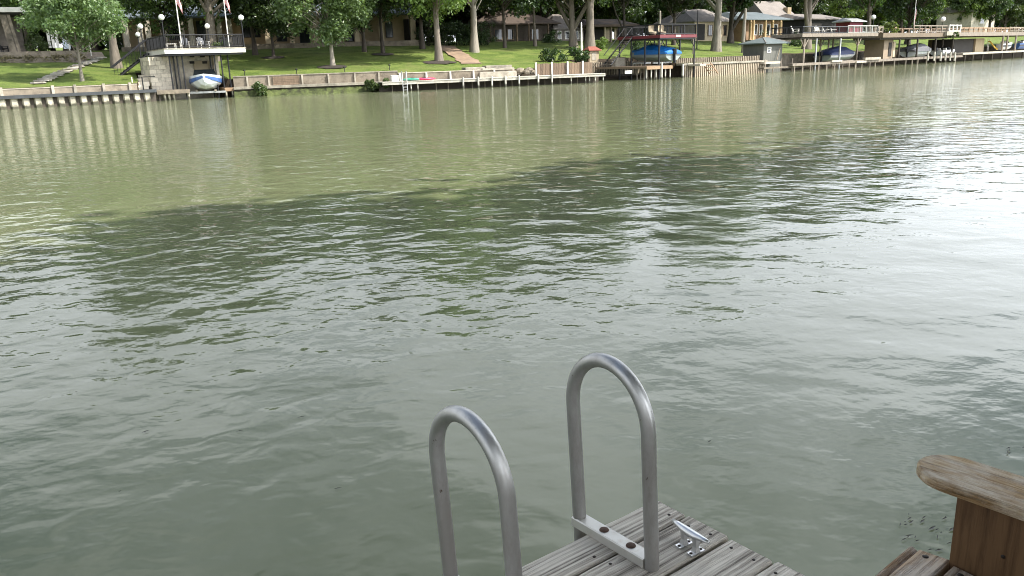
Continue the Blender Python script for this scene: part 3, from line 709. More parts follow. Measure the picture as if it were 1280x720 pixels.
def railing(fr, parent, pts, z0, h, mat_, gap=.13, top=.05, post=1.6, bar=.016, name='railing'):
    """handrail on posts with balusters along a polyline (local xy)"""
    mb = MB()
    for (ax, ay), (bx2, by2) in zip(pts[:-1], pts[1:]):
        L = math.hypot(bx2-ax, by2-ay); n = max(1, int(L/gap)); npst = max(1, round(L/post))
        mb.tube([(ax, ay, z0+h), (bx2, by2, z0+h)], top/2, 6); mb.tube([(ax, ay, z0+.1), (bx2, by2, z0+.1)], top/2.4, 6)
        for i in range(n+1):
            f = i/n; mb.tube([(ax+(bx2-ax)*f, ay+(by2-ay)*f, z0+.1), (ax+(bx2-ax)*f, ay+(by2-ay)*f, z0+h)], bar, 4, cap=False)
        for i in range(npst+1):
            f = i/npst; mb.tube([(ax+(bx2-ax)*f, ay+(by2-ay)*f, z0), (ax+(bx2-ax)*f, ay+(by2-ay)*f, z0+h+.02)], top/1.6, 6)
    o = mb.build(name, mat_, parent); o['kind'] = 'stuff'; return o
def post(parent, x, y, z0, z1, r, mat_, name='post', n=8):
    return MB().tube([(x, y, z0), (x, y, z1)], r, n).build(name, mat_, parent)
def fr_px(px, py, ang, z=0.0): return Fr(on_plane(px, py, z), ang)
def th(name, label, cat, fr, group=None): return thing(name, label, cat, (fr.o.x, fr.o.y, 0), fr.a, group)

# --- zone A: sheet pile bulkhead and low concrete wall (left)
A = fr_px(80, 132.8, 38.5)
bulk = th('sheet_pile_bulkhead', 'striped sheet pile bulkhead with dark cap left of the stone boathouse', 'bulkhead', A)
xa0, xa1 = A.X(-70, 125, 0), A.X(196, 120, 0)
zc1, zc0 = A.Z(80, 116.6, 0), A.Z(80, 120.6, 0)
MB().box((xa0, -.12, zc0), (xa1, .5, zc1)).build('cap', M_SLATEC, bulk)
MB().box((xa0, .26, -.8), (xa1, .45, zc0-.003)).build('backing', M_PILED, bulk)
pit = 0.80; x = xa0 + .2; k = 0
while x < xa1-.3:
    me = MB().prism([(x, .05), (x+.34, .05), (x+.44, .24), (x-.08, .24)], -.8, zc0-.004).build('sheet_pile', M_PILEW, bulk)
    x += pit
wallA = th('garden_wall', 'low stained concrete wall with white posts above the striped bulkhead', 'wall', A)
zt = A.Z(80, 108.2, .6); 
MB().box((xa0, .52, .4), (xa1-1.3, .75, zt-.06)).build('wall_panel', M_CONC, wallA)
MB().box((xa0, .48, zt-.06), (xa1-1.3, .85, zt)).build('coping', M_CONCW, wallA)
for px in (-35, 1, 66, 94, 130, 163):
    xx = A.X(px, 112, .46); MB().box((xx-.1, .38, zc1), (xx+.1, .515, zt+.12)).build('post', M_CONCW, wallA)

# --- zone B: stepped concrete retaining wall between the boathouse and the boardwalk
B = fr_px(400, 117.3, 15.0)
wallB = th('retaining_wall', 'stepped concrete retaining wall with mossy foot below the lawn', 'wall', B)
xb0, xb1 = B.X(292, 110, 0), B.X(500, 108, 0)
zl = B.Z(400, 104.8, .1)
MB().box((xb0, .05, zl-.22), (xb1, 1.0, zl)).build('ledge', M_CONCW, wallB)
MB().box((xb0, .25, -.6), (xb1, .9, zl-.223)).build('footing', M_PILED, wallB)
mz = B.Z(400, 91.6, 1.0)
MB().box((xb0, 1.003, zl-.3), (xb1, 1.25, mz-.08)).build('wall_panel', M_CONC, wallB)
MB().box((xb0, .95, mz-.08), (xb1, 1.45, mz)).build('coping', M_CONCW, wallB)
for px in (309, 336, 378, 411, 444, 474):
    xx = B.X(px, 100, .9); MB().box((xx-.07, .86, zl), (xx+.07, 1.0, mz-.083)).build('pilaster', M_CONCW, wallB)
xx0, xx1 = B.X(341, 100, .9), B.X(374, 100, .9)
for i in range(5): MB().box((xx0, .90, zl+.02+i*.15), (xx1, .996, zl+.15+i*.15)).build('board', M_TIMB, wallB)
mo = MB(); rs = np.random.RandomState(5); V = []; F = []
nx, ny = 90, 6
for i in range(nx):
    for j in range(ny):
        f = j/(ny-1); xx = xb0 + (xb1-xb0)*i/(nx-1)
        V.append((xx, .24 - f*.55 - .12*rs.rand(), (zl-.3)*(1-f)**1.3*(.85+.15*rs.rand()) - .12*f))
for i in range(nx-1):
    for j in range(ny-1): F.append((i*ny+j, (i+1)*ny+j, (i+1)*ny+j+1, i*ny+j+1))
tag(link_mesh('moss_bank', np_mesh('moss_bank', V, F, True), M_MOSS, wallB), kind='stuff')
p = W(472, 107, -.4); foliage_obj('water_shrub', 'leafy green shrub hanging over the water at the boardwalk end', 'shrub', (p.x, p.y, .15), (1.35, .7, .5), L_MID, 30, 60, .2, 31)
p = W(324, 112, -.1); foliage_obj('water_shrub', 'small leafy shrub at the water beside the brown boathouse dock', 'shrub', (p.x, p.y, .1), (.7, .5, .55), L_MID, 14, 50, .2, 32)

# --- zone C: white boardwalk along the bank
C = fr_px(600, 109.3, 21.0)
walk = th('boardwalk', 'long white boardwalk on pale piles along the far bank', 'boardwalk', C)
xc0, xc1 = C.X(478, 101, -1.2), C.X(757, 91, -1.2)
zw = C.Z(600, 97.7, -1.2)
n = 34; dx = (xc1-xc0)/n
bo = MB().box((0, -1.2, -.06), (dx-.02, .7, 0)).mesh('deck_board')
for i in range(n):
    o = link_mesh('deck_board', bo, M_BWALK if i == 0 else None, walk); o.location = (xc0+i*dx, 0, zw)
MB().box((xc0, -1.16, zw-.28), (xc1, -1.06, zw-.063)).build('edge_beam', M_BWALK, walk)
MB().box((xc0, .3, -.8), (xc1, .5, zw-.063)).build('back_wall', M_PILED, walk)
for px in (513.5, 522, 579, 598, 615, 632, 649, 673, 690, 714, 732, 737, 744, 754):
    big = px in (579, 598, 615, 632, 649, 673, 690)
    xx = C.X(px, 104, -1.28 if big else -1.0); post(walk, xx, -1.28 if big else -1.0, -.9, zw+(.14 if big else -.065), .085 if big else .055, M_WPILE, 'pile')
for px in (490, 545, 560, 590, 606, 625, 640, 660, 681, 700, 722):
    xx = C.X(px, 104, -.1); post(walk, xx, -.1, -.9, zw-.065, .05, M_TIMBG, 'pile')
wallC = th('garden_wall', 'pale concrete wall with white posts behind the boardwalk', 'wall', C)
xw1 = C.X(640, 90, .9); zt = C.Z(560, 88.6, .9); xw0 = C.X(497, 95, .9)
MB().box((xw0, .8, .2), (xw1, 1.05, zt-.07)).build('wall_panel', M_CONC, wallC); MB().box((xw0, .75, zt-.07), (xw1, 1.25, zt)).build('coping', M_CONCW, wallC)
for px in (500, 533, 563, 592, 618): 
    xx = C.X(px, 93, .7); MB().box((xx-.07, .66, zw), (xx+.07, .797, zt-.073)).build('post', M_WHITE, wallC)
fenC = th('plank_retaining_wall', 'brown plank retaining wall with white posts beside the rock pile', 'wall', C)
x0, x1 = C.X(668, 85, .9), C.X(740, 82, .9); zt2, zb2 = C.Z(704, 78.5, .9), zw-.2
nb = 22; db = (x1-x0)/nb; rb = random.Random(3); bm_ = MB().box((0, .8, zb2), (db-.02, .86, zt2)).mesh('board')
for i in range(nb): o = link_mesh('board', bm_, M_TIMB if i == 0 else None, fenC); o.location = (x0+i*db, 0, rb.uniform(-.05, .03))
for px in (670, 690, 709.5, 728.5): 
    xx = C.X(px, 84, .7); MB().box((xx-.07, .64, zb2), (xx+.07, .78, zt2+.12)).build('post', M_WHITE, fenC)
# pale stone terraces and rocks beside the path
step = th('stone_steps', 'pale broad stone steps leading down to the boardwalk', 'steps', C)
for i, (xa, xb, yt, yb, d) in enumerate(((600, 646, 89.5, 94.5, .5), (604, 643, 85, 89, 1.1), (608, 640, 81.5, 85, 1.7), (582, 606, 84, 88, 1.6))):
    C.bx(MB(), xa, xb, yt, yb+2, d, d+1.2, .03).build('stone_step', M_CONCW, step)
rk = random.Random(9)
for i, px in enumerate((640, 646, 652, 658, 664, 584, 590, 597, 603, 650, 661)):
    q = C.world(C.X(px, 84, 1.3 + (i % 3)*.3), 1.3 + (i % 3)*.3, 1.15 if i < 5 else 1.35)
    rc = MB(); nn = 7
    secs = [[(math.cos(2*math.pi*k/nn)*r_*rk.uniform(.75, 1.2), math.sin(2*math.pi*k/nn)*r_*rk.uniform(.75, 1.2), z) for k in range(nn)] for r_, z in ((.45, -.2), (.5, .1), (.42, .3), (.15, .42))]
    rc.loft(secs, smooth=False); o = rc.build('rock', M_ROCK, None); o.scale = (.8, .8, .7); o.location = q; o.rotation_euler = (0, 0, rk.uniform(0, 6))
    tag(o, 'rough tan rock piled beside the pale stone steps' if i not in (5, 6, 7, 8) else 'rough tan rock at the foot of the dirt path', 'rock', 'rocks by the stone steps' if i not in (5, 6, 7, 8) else 'rocks at the foot of the dirt path')
# things lying on the boardwalk
q = C.world(C.X(493, 97, -.5), -.5, zw); o = MB().box((-.32, -.3, 0), (.32, .3, .48), .03)
bx0 = thing('storage_box', 'white storage box on the boardwalk beside the ladder', 'box', tuple(q), C.a); o.build('box_body', M_WHITE, bx0); MB().box((-.34, -.32, .483), (.34, .32, .54), .02).build('lid', M_WHITE, bx0)
for px, c, lab in ((516, (0.05, 0.30, 0.20), 'green kayak lying on the white boardwalk'), (530, (0.55, 0.03, 0.09), 'red kayak lying on the white boardwalk')):
    q = C.world(C.X(px, 97, -.6), -.6, zw)
    ky = thing('kayak', lab, 'kayak', tuple(q), C.a); L = 1.05
    secs = [[(f*L, w*math.cos(a), .12 + hh*math.sin(a)) for a in [2*math.pi*k/10 for k in range(10)]] for f, w, hh in ((-1, .03, .03), (-.7, .22, .10), (-.2, .33, .12), (.3, .32, .12), (.75, .20, .10), (1, .03, .03))]
    mk = mat('kayak_' + lab.split()[0], c, .35, 0, .1, 3)
    MB().loft(secs).build('hull', mk, ky)
    MB().lathe([(.23, 0), (.25, .04), (.2, .05), (.17, .0)], (0, 0, .2), 14).build('cockpit_rim', M_BLACK, ky)
ql = C.world(C.X(506, 103, -1.3), -1.3, 0); ld = thing('swim_ladder', 'small steel swim ladder at the end of the boardwalk', 'ladder', tuple(ql), C.a)
for s_ in (-.2, .2): MB().tube([(s_, .3, zw), (s_, .28, zw+.7), (s_, .1, zw+.85), (s_, 0, zw+.6), (s_, -.04, -.5)], .035, 8).build('side_rail', M_STEEL, ld)
for z in (.1, .35, .6): MB().tube([(-.2, -.02, z), (.2, -.02, z)], .03, 6).build('rung', M_STEEL, ld)

# --- boathouse 1: limestone block with a roof deck, boat on its lift
F1 = fr_px(207, 125.6, 32.0)
bh = th('stone_boathouse', 'limestone boathouse with white edged roof deck and black posts', 'boathouse', F1)
zd0, zd1 = F1.Z(255, 66.3, -.4), F1.Z(255, 59.8, -.4)
xd0, xd1 = F1.X(205.5, 63, -.4), F1.X(307, 63, -.4)
zdk = F1.Z(217, 112.2, -.2)               # dock level
MB().box((xd0, -.4, zd0), (xd1, 8.0, zd1-.05)).build('deck_slab', M_WHITE, bh)
MB().box((xd0-.05, -.46, zd1-.047), (xd1+.05, 8.05, zd1)).build('deck_edge', M_CONCW, bh)
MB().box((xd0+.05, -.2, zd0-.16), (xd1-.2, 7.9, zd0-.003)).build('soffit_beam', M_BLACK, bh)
# stone wall, left block: laid in separate stones over a mortar core
wx0, wx1 = F1.X(188, 95, 2.2), F1.X(216, 95, 2.2)
wl_ = MB().box((wx0+.03, 2.25, -.5), (wx1-.03, 6.6, zd0-.163)).build('wall', M_MORT, bh)
rs_ = random.Random(21); hgt = zd0-.165; nco = 10; ch = (hgt-.1)/nco
for c in range(nco):
    x = wx0 - (.25 if c % 2 else 0)
    while x < wx1-.05:
        w = rs_.uniform(.42, .62); a, b2 = max(x, wx0), min(x+w, wx1)
        if b2-a > .08: MB().box((a+.01, 2.2-rs_.uniform(0, .025), .1+c*ch+.01), (b2-.01, 2.26, .1+(c+1)*ch-.01)).build('stone', M_LIME, wl_)
        x += w
    y = 2.27 + (.3 if c % 2 else 0)
    while y < 6.5:
        w = rs_.uniform(.5, .75); MB().box((wx0-rs_.uniform(0, .02), y+.01, .1+c*ch+.01), (wx0+.04, min(y+w, 6.6)-.01, .1+(c+1)*ch-.01)).build('stone', M_LIME, wl_); y += w
bwx1 = F1.X(273, 95, 3.5)
MB().box((wx1-.02, 3.6, -.5), (bwx1, 6.5, zd0-.164)).build('back_wall', M_LIME, bh)
MB().box((bwx1-.4, 2.9, -.5), (bwx1+.002, 3.597, zd0-.164)).build('side_wall', M_LIME, bh)
F1.bx(MB(), 243, 262, 76, 94, 3.5, 3.597).build('notice_board', M_CREAM, bh)
for px, py in ((240, 78), (256, 78), (240, 70), (253, 70)): F1.bx(MB(), px-3, px+3, py-1.6, py+1.6, 3.45, 3.498).build('vent_opening', M_DARK, bh)
for pt, d in ((211, .3), (216, 1.6), (220.6, .3), (227, .2), (262, 2.5), (267.5, .2), (275.6, .2), (284.2, .4)):
    xx = F1.X(pt, 69, d); post(bh, xx, d, -.8 if pt > 225 else zdk-.3, zd0-.162, .065, M_BLACK, 'column')
# docks of the boathouse
MB().box((F1.X(196, 114, -.6), -.6, zdk-.32), (F1.X(237.5, 114, -.6), 2.2, zdk)).build('dock_slab', M_CONC, bh)
for px in (199, 206, 211.5, 217.5, 236): xx = F1.X(px, 121, -.3); post(bh, xx, -.3, -.9, zdk-.322, .10, M_PILEW if px > 204 else M_PILED, 'pile')
rd_ = MB().box((F1.X(281, 111.5, -.2), -.2, F1.Z(295, 113.6, -.2)), (F1.X(311, 111.5, -.2), 1.7, F1.Z(295, 109.3, -.2))).build('side_dock', M_TIMBO, bh)
for px in (283, 291, 299, 306.5): xx = F1.X(px, 117, -.1); post(bh, xx, -.1, -.9, F1.Z(295, 113.7, -.2), .08, M_PILEW, 'pile')
zr = zd1; rh = F1.Z(255, 43.5, -.2) - zr
railing(F1, bh, [(xd0+.1, 7.9), (xd0+.1, -.3), (xd1-.1, -.3), (xd1-.1, 7.9)], zr, rh, M_BLACK, .14, .10, 1.8)
# stairs from the deck down to the lawn on the left
st = MB(); 
for i in range(11):
    f = i/10; st.box((xd0-.2-f*3.0-.3, 6.3, zd1-.25-f*2.2-.05), (xd0-.2-f*3.0+.1, 7.5, zd1-.25-f*2.2))
sto = st.build('stair_flight', M_BLACK, bh); sto['kind'] = 'stuff'
for yy in (6.3, 7.5): MB().tube([(xd0-.1, yy, zd1+1.0), (xd0-3.3, yy, zd1-1.35)], .06, 6).build('stair_rail', M_BLACK, bh); MB().tube([(xd0-.1, yy, zd1-.2), (xd0-3.3, yy, zd1-2.5)], .09, 6).build('stringer', M_BLACK, bh)
rp = MB()
for i in range(12):
    f = (i+.5)/12; rp.tube([(xd0-.1-f*3.2, 6.3, zd1-.15-f*2.3), (xd0-.1-f*3.2, 6.3, zd1+1.0-f*2.35)], .02, 4)
rpo = rp.build('stair_baluster', M_BLACK, bh); rpo['kind'] = 'stuff'
# stone stairs and rail at the bank left of it
ss_ = th('bank_steps', 'rough stone steps with thin rail beside the limestone boathouse', 'steps', F1)
for i in range(4): F1.bx(MB(), 164+i*4, 186+i*1, 106-i*4.5+1, 111-i*4.5+1, 1.6+i*.8, 3.0+i*.8, .03).build('stone_step', M_LIME, ss_)
for px in (166, 179): xx = F1.X(px, 108, 1.0); post(ss_, xx, 1.0, .6, 2.0, .05, M_BLACK if px > 170 else M_WHITE, 'rail_post')
MB().tube([(F1.X(179, 97, 1.0), 1.0, 1.98), (F1.X(194, 97, 1.0), 1.0, 1.98)], .035, 6).build('rail', M_BLACK, ss_)
# lamps with globes on the deck
M_GLOBE = mat('lamp_globe', (0.80, 0.80, 0.78), 0.35, 0, 0.03, 1)
def globe_lamp(label, fr, px, py, yl, zbase, r=.24):
    xx, zz = fr.at(px, py, yl); t = thing('globe_lamp', label, 'lamp', tuple(fr.world(xx, yl, zbase)), fr.a); hz = zz - zbase
    MB().tube([(0, 0, 0), (0, 0, .1), (0, 0, hz-r)], [.09, .05, .045], 8).build('post', M_BLACK, t)
    MB().lathe([(.0001, -r)] + [(r*math.cos(a), r*math.sin(a)) for a in [R(-80+16*k) for k in range(11)]] + [(.0001, r)], (0, 0, hz), 14).build('globe', M_GLOBE, t)
    MB().lathe([(.05, 0), (.12, .04), (.12, .08), (.08, .1)], (0, 0, hz-r-.07), 10).build('collar', M_BLACK, t)
globe_lamp('white globe lamp at the deck corner above the bank steps', F1, 201.7, 21.6, .3, zd1)
globe_lamp('white globe lamp at the head of the black deck stairs', F1, 175.3, 33, 7.6, zd1)
globe_lamp('white globe lamp beside the foot of the black deck stairs', F1, 172, 43.3, 9.0, 3.0, .2)
globe_lamp('white globe lamp on the deck before the slanting tree trunk', F1, 259, 32.7, 7.4, zd1)
globe_lamp('white globe lamp at the deck corner next to the tan house window', F1, 301.2, 22, .2, zd1)
def flag_mat(horiz):
    key = 'flag_%d' % horiz
    if key in MATS: return MATS[key]
    mt, nt, b, out = nt_new(key); tcn = N(nt, 'ShaderNodeTexCoord'); sx = N(nt, 'ShaderNodeSeparateXYZ'); nt.links.new(tcn.outputs['UV'], sx.inputs[0])
    stripe = nmath(nt, 'GREATER_THAN', nmath(nt, 'FRACT', nmath(nt, 'MULTIPLY', sx.outputs[1], 6.5)), 0.5)
    c = mixrgb(nt, stripe, (0.45, 0.02, 0.04), (0.75, 0.74, 0.72))
    cant = nmath(nt, 'MULTIPLY', nmath(nt, 'LESS_THAN', sx.outputs[0], 0.4), nmath(nt, 'GREATER_THAN', sx.outputs[1], 0.4615))
    gx = nmath(nt, 'SUBTRACT', nmath(nt, 'FRACT', nmath(nt, 'MULTIPLY', sx.outputs[0], 15)), .5); gy = nmath(nt, 'SUBTRACT', nmath(nt, 'FRACT', nmath(nt, 'MULTIPLY', sx.outputs[1], 10)), .5)
    star = nmath(nt, 'LESS_THAN', nmath(nt, 'ADD', nmath(nt, 'MULTIPLY', gx, gx), nmath(nt, 'MULTIPLY', gy, gy)), 0.06)
    c = mixrgb(nt, cant, c, mixrgb(nt, star, (0.02, 0.03, 0.16), (0.75, 0.75, 0.75)))
    nt.links.new(c, b.inputs['Base Color']); b.inputs['Roughness'].default_value = 0.8; MATS[key] = mt; return mt
def flagpole(label, fr, px, py_top_flag, yl, zbase, height, flag_top, hoist=1.0, fly=1.6, limp=.75, side=1):
    xx = fr.X(px, py_top_flag, yl); t = thing('flagpole', label, 'flagpole', tuple(fr.world(xx, yl, zbase)), fr.a)
    MB().tube([(0, 0, 0), (0, 0, height)], [.055, .03], 8).build('pole', M_WHITE, t)
    MB().lathe([(.0001, -.07), (.07, 0), (.0001, .07)], (0, 0, height+.05), 8).build('finial', M_STEEL, t)
    nx, nz = 14, 8; V = []; uv = []
    for i in range(nx+1):
        u = i/nx
        for j in range(nz+1):
            v = j/nz; reach = fly*u*(1-limp) ; drop = fly*u*limp
            V.append((side*(reach + .05), .10*math.sin(u*9)*u**.3 + .04*math.sin(v*5+u*3), flag_top - hoist*(1-v)*(1-.35*u*limp) - drop))
            uv.append((u, v))
    F = [(i*(nz+1)+j, (i+1)*(nz+1)+j, (i+1)*(nz+1)+j+1, i*(nz+1)+j+1) for i in range(nx) for j in range(nz)]
    me = np_mesh('flag', V, F, True); ul = me.uv_layers.new(name='UVMap')
    for lp in me.loops: ul.data[lp.index].uv = uv[lp.vertex_index]
    link_mesh('flag', me, flag_mat(1), t)
flagpole('flagpole on the roof deck between the globe lamp and the dark armchair', F1, 227, 57, .2, zd1, 6.5, F1.Z(222, -13, .2)-zd1, side=1)
flagpole('flagpole on the roof deck near the globe lamp by the tan house window', F1, 286.3, 57, .2, zd1, 6.5, F1.Z(283, -13, .2)-zd1, side=1)
M_CHD = mat('chair_charcoal', (0.07, 0.075, 0.085), 0.6, 0, .2, 4)
def deck_chair(label, fr, px, py, yl, zbase, rz, body, frame, sc=1.0, wicker=False, group=None):
    xx = fr.X(px, py, yl); t = thing('deck_chair', label, 'chair', tuple(fr.world(xx, yl, zbase)), fr.a + rz, group); t.scale = (sc, sc, sc)
    s = MB().add([(-.3, -.3, .34), (.3, -.3, .34), (.3, .3, .26), (-.3, .3, .26), (-.3, -.3, .40), (.3, -.3, .40), (.3, .3, .32), (-.3, .3, .32)],
                 [(3, 2, 1, 0), (4, 5, 6, 7), (0, 1, 5, 4), (1, 2, 6, 5), (2, 3, 7, 6), (3, 0, 4, 7)]); s.build('seat', body, t)
    for i in range(4): 
        x = -.225 + i*.15; hgt = .98 if i in (1, 2) else .92
        MB().add([(x-.065, .28, .3), (x+.065, .28, .3), (x+.065, .32, .3), (x-.065, .32, .3), (x-.065, .62, hgt), (x+.065, .62, hgt), (x+.065, .66, hgt), (x-.065, .66, hgt)],
                 [(3, 2, 1, 0), (4, 5, 6, 7), (0, 1, 5, 4), (1, 2, 6, 5), (2, 3, 7, 6), (3, 0, 4, 7)]).build('back_slat', body, t)
    for s_ in (-1, 1):
        MB().box((s_*.36-.06, -.36, .56), (s_*.36+.06, .5, .60)).build('arm', frame, t)
        MB().box((s_*.36-.02, -.32, 0), (s_*.36+.02, -.24, .557)).build('leg', frame, t); MB().box((s_*.36-.02, .36, 0), (s_*.36+.02, .44, .557)).build('leg', frame, t)
    return t
deck_chair('charcoal armchair on the roof deck beside the flagpole', F1, 231, 57, 2.2, zd1, R(-10), M_CHD, M_WHITE)
deck_chair('charcoal armchair on the roof deck in front of the slanting trunk', F1, 254.5, 57, 2.2, zd1, R(15), M_CHD, M_WHITE)
xx = F1.X(213.5, 57, 1.6); lo_ = thing('low_table', 'low white slatted table on the boathouse roof deck', 'table', tuple(F1.world(xx, 1.6, zd1)), F1.a)
for i in range(4): MB().box((-.42, -.3+i*.16, .40), (.42, -.17+i*.16, .44)).build('slat', M_WHITE, lo_)
for a in (-.36, .36):
    for b2 in (-.24, .24): MB().box((a-.03, b2-.03, 0), (a+.03, b2+.03, .398)).build('leg', M_WHITE, lo_)

def boat(label, loc, ang, L, B, hull, stripe, cover=None, lift=True, motor=True, shield=True, hh=.85, dockz=0.0, name='motor_boat'):
    """hull along local -y (bow) to +y (stern); keel at z=0"""
    t = thing(name, label, 'boat', tuple(loc), ang)
    def sec(y, w, zk, zs, fl):
        return [(0, y, zk), (w*.55, y, zk+.10*hh), (w*.92, y, zk+(zs-zk)*.42), (w*(1+fl), y, zs), (w*.9, y, zs+.03), (0, y, zs+.05), (-w*.9, y, zs+.03), (-w*(1+fl), y, zs), (-w*.92, y, zk+(zs-zk)*.42), (-w*.55, y, zk+.10*hh)]
    ys = [(-.5, .06, .62, 1.10, .6), (-.44, .40, .34, 1.06, .25), (-.30, .78, .12, 1.0, .08), (-.1, .96, .02, .95, .04), (.15, 1, 0, .92, .03), (.4, .98, 0, .90, .02), (.5, .95, .02, .90, .02)]
    MB().loft([sec(y*L, w*B/2, zk*hh, zs*hh, fl) for y, w, zk, zs, fl in ys], smooth=False).build('hull', hull, t)
    for s_ in (-1, 1):
        st_ = [[(s_*(w*B/2*(.97+fl*.6)+.012), y*L, (zk+(zs-zk)*.52)*hh), (s_*(w*B/2*(1+fl*.9)+.012), y*L, (zk+(zs-zk)*.80)*hh), (s_*(w*B/2*(1+fl*.9)-.03), y*L, (zk+(zs-zk)*.80)*hh), (s_*(w*B/2*(.97+fl*.6)-.03), y*L, (zk+(zs-zk)*.52)*hh)] for y, w, zk, zs, fl in ys]
        MB().loft(st_, smooth=False).build('stripe', stripe, t)
    if cover is not None:
        rc = random.Random(len(label)); secs = []
        for y, w, top in ((-.5, .12, 1.22), (-.42, .5, 1.28), (-.25, .86, 1.45), (-.08, 1.0, 1.78), (.0, 1.03, 1.86), (.2, 1.05, 1.72), (.4, 1.04, 1.42), (.5, 1.0, 1.22), (.53, .9, 1.0)):
            w2 = w*B/2*1.06; z0 = .78*hh; tp = top*hh
            secs.append([(-w2, y*L, z0-rc.uniform(0, .06)), (-w2*.98, y*L, z0+(tp-z0)*.45), (-w2*.55, y*L, z0+(tp-z0)*(.86+rc.uniform(-.06, .06))), (0, y*L, tp), (w2*.55, y*L, z0+(tp-z0)*(.86+rc.uniform(-.06, .06))), (w2*.98, y*L, z0+(tp-z0)*.45), (w2, y*L, z0-rc.uniform(0, .06))])
        MB().loft(secs, smooth=False).build('cover', cover, t)
    if shield:
        MB().add([(-B*.36, -.12*L, .98*hh), (B*.36, -.12*L, .98*hh), (B*.3, .0, 1.42*hh), (-B*.3, .0, 1.42*hh), (-B*.36, -.11*L, .98*hh), (B*.36, -.11*L, .98*hh), (B*.3, .02, 1.42*hh), (-B*.3, .02, 1.42*hh)],
                 [(0, 1, 2, 3), (7, 6, 5, 4), (0, 4, 5, 1), (1, 5, 6, 2), (2, 6, 7, 3), (3, 7, 4, 0)]).build('windshield', M_GLASS, t)
        for s_ in (-1, 1): MB().box((s_*B*.22-.25, .14*L, .9*hh), (s_*B*.22+.25, .2*L, 1.3*hh), .04).build('seat', M_WHITE, t)
    if motor:
        mo_ = MB().loft([[(x*.2, L*.5+.12+y_*.3, z) for x, y_ in ((-1, -.4), (1, -.4), (1, .6), (.4, 1), (-.4, 1), (-1, .6))] for z in (.75, 1.15, 1.25)], smooth=False)
        mo_.box((-.07, L*.5+.05, -.2), (.07, L*.5+.3, .76)); mo_.build('outboard_motor', M_BLACK, t)
    if lift:
        for y in (-.25, .25): MB().box((-B/2-.25, y*L-.08, -.22), (B/2+.25, y*L+.08, -.06)).build('lift_beam', M_STEEL, t)
        for s_ in (-1, 1): MB().box((s_*B*.28-.07, -.35*L, -.058), (s_*B*.28+.07, .4*L, .05)).build('bunk', M_TIMBG, t)
    return t
M_HWH = mat('gelcoat_white', (0.62, 0.64, 0.66), .3, 0, .08, 2); M_HBL = mat('gelcoat_blue', (0.06, 0.13, 0.33), .3, 0, .1, 2)
M_HGR = mat('hull_grey', (0.26, 0.29, 0.27), .45, 0, .15, 2); M_HDK = mat('hull_black', (0.03, 0.03, 0.035), .4, 0, .1, 2)
M_CBL = mat('tarp_blue', (0.012, 0.16, 0.52), .5, 0, .15, 3, .02); M_CNV = mat('tarp_navy', (0.012, 0.022, 0.075), .7, 0, .2, 3, .02); M_CGR = mat('tarp_grey', (0.10, 0.10, 0.11), .8, 0, .2, 3, .02)
bxm = F1.X(257.5, 105, 2.4); bz = F1.Z(257, 114.5, 1.0)
boat('white and blue motor boat hanging on the lift of the limestone boathouse', F1.world(F1.X(257.5, 105, 1.2), 1.2, bz+.1), R(17), 4.2, 2.7, M_HWH, M_HBL, hh=1.25, motor=False)

# --- red decked boathouse with the blue covered boat
F2 = fr_px(826, 98.6, 37.0)
rb_ = th('red_deck_boathouse', 'open boathouse with dark red roof deck and black railing', 'boathouse', F2)
xr0, xr1 = F2.X(825, 46, 0), F2.X(871, 45, 0)
zt, zb = F2.Z(848, 43.2, 0), F2.Z(848, 46.9, 0)
# depth so that the left face runs back to px 778
D2 = 2.0
while D2 < 14 and F2.world(xr0, D2)[0]*FPX/(F2.world(xr0, D2)[1]*cp + .6) + 640 > 781: D2 += .1
MB().box((xr0, 0, zb), (xr1, D2, zt)).build('deck_slab', M_RED, rb_)
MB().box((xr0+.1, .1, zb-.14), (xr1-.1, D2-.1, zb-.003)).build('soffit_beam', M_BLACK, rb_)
F2.bx(MB(), 845, 851, 43.6, 45.6, -.03, -.003).build('plate', M_WHITE, rb_)
railing(F2, rb_, [(xr0+.1, D2-.1), (xr0+.1, .1), (xr1-.1, .1), (xr1-.1, D2-.1), (xr0+.1, D2-.1)], zt, F2.Z(848, 30.3, 0)-zt, M_BLACK, .16, .13, 1.8)
zk = F2.Z(826, 81.8, -.3)
for xx in (xr0+.12, xr1-.12):
    for yy in (.2, D2*.36, D2*.68, D2-.2):
        post(rb_, xx, yy, -.9, zb-.142, .09, M_BLACK, 'column')
        s_ = 1 if xx < (xr0+xr1)/2 else -1
        MB().tube([(xx, yy, zb-1.0), (xx+s_*.7, yy, zb-.15)], .05, 6).build('knee_brace', M_BLACK, rb_)
MB().box((xr0-3.2, -1.2, zk-.22), (xr0+.6, D2+.2, zk)).build('dock_deck', M_TIMB, rb_)
MB().box((xr0-3.22, -1.26, zk-.34), (xr0+.6, -1.203, zk-.04)).build('edge_board', M_TIMBO, rb_)
MB().box((xr1-.4, -.9, zk-.22), (xr1+.6, D2, zk-.02)).build('side_deck', M_CONCW, rb_)
for i, xx in enumerate(np.linspace(xr0-3.0, xr0+.5, 6)): post(rb_, xx, -1.0, -.9, zk-.225, .07, M_WPILE, 'pile')
for xx in np.linspace(xr0-2.8, xr0+.3, 7): post(rb_, xx, .5, -.9, zk-.225, .06, M_TIMBG, 'pile')
post(rb_, F2.X(827, 90, -1.3), -1.3, -.9, F2.Z(827, 78, -1.3), .10, M_WPILE, 'pile'); post(rb_, F2.X(852.5, 90, -.9), -1.0, -.9, F2.Z(852, 80, -.9), .11, M_WPILE, 'pile')
F2.bx(MB(), 781.5, 790, 88.2, 92, -1.34, -1.29).build('plate', M_WHITE, rb_)
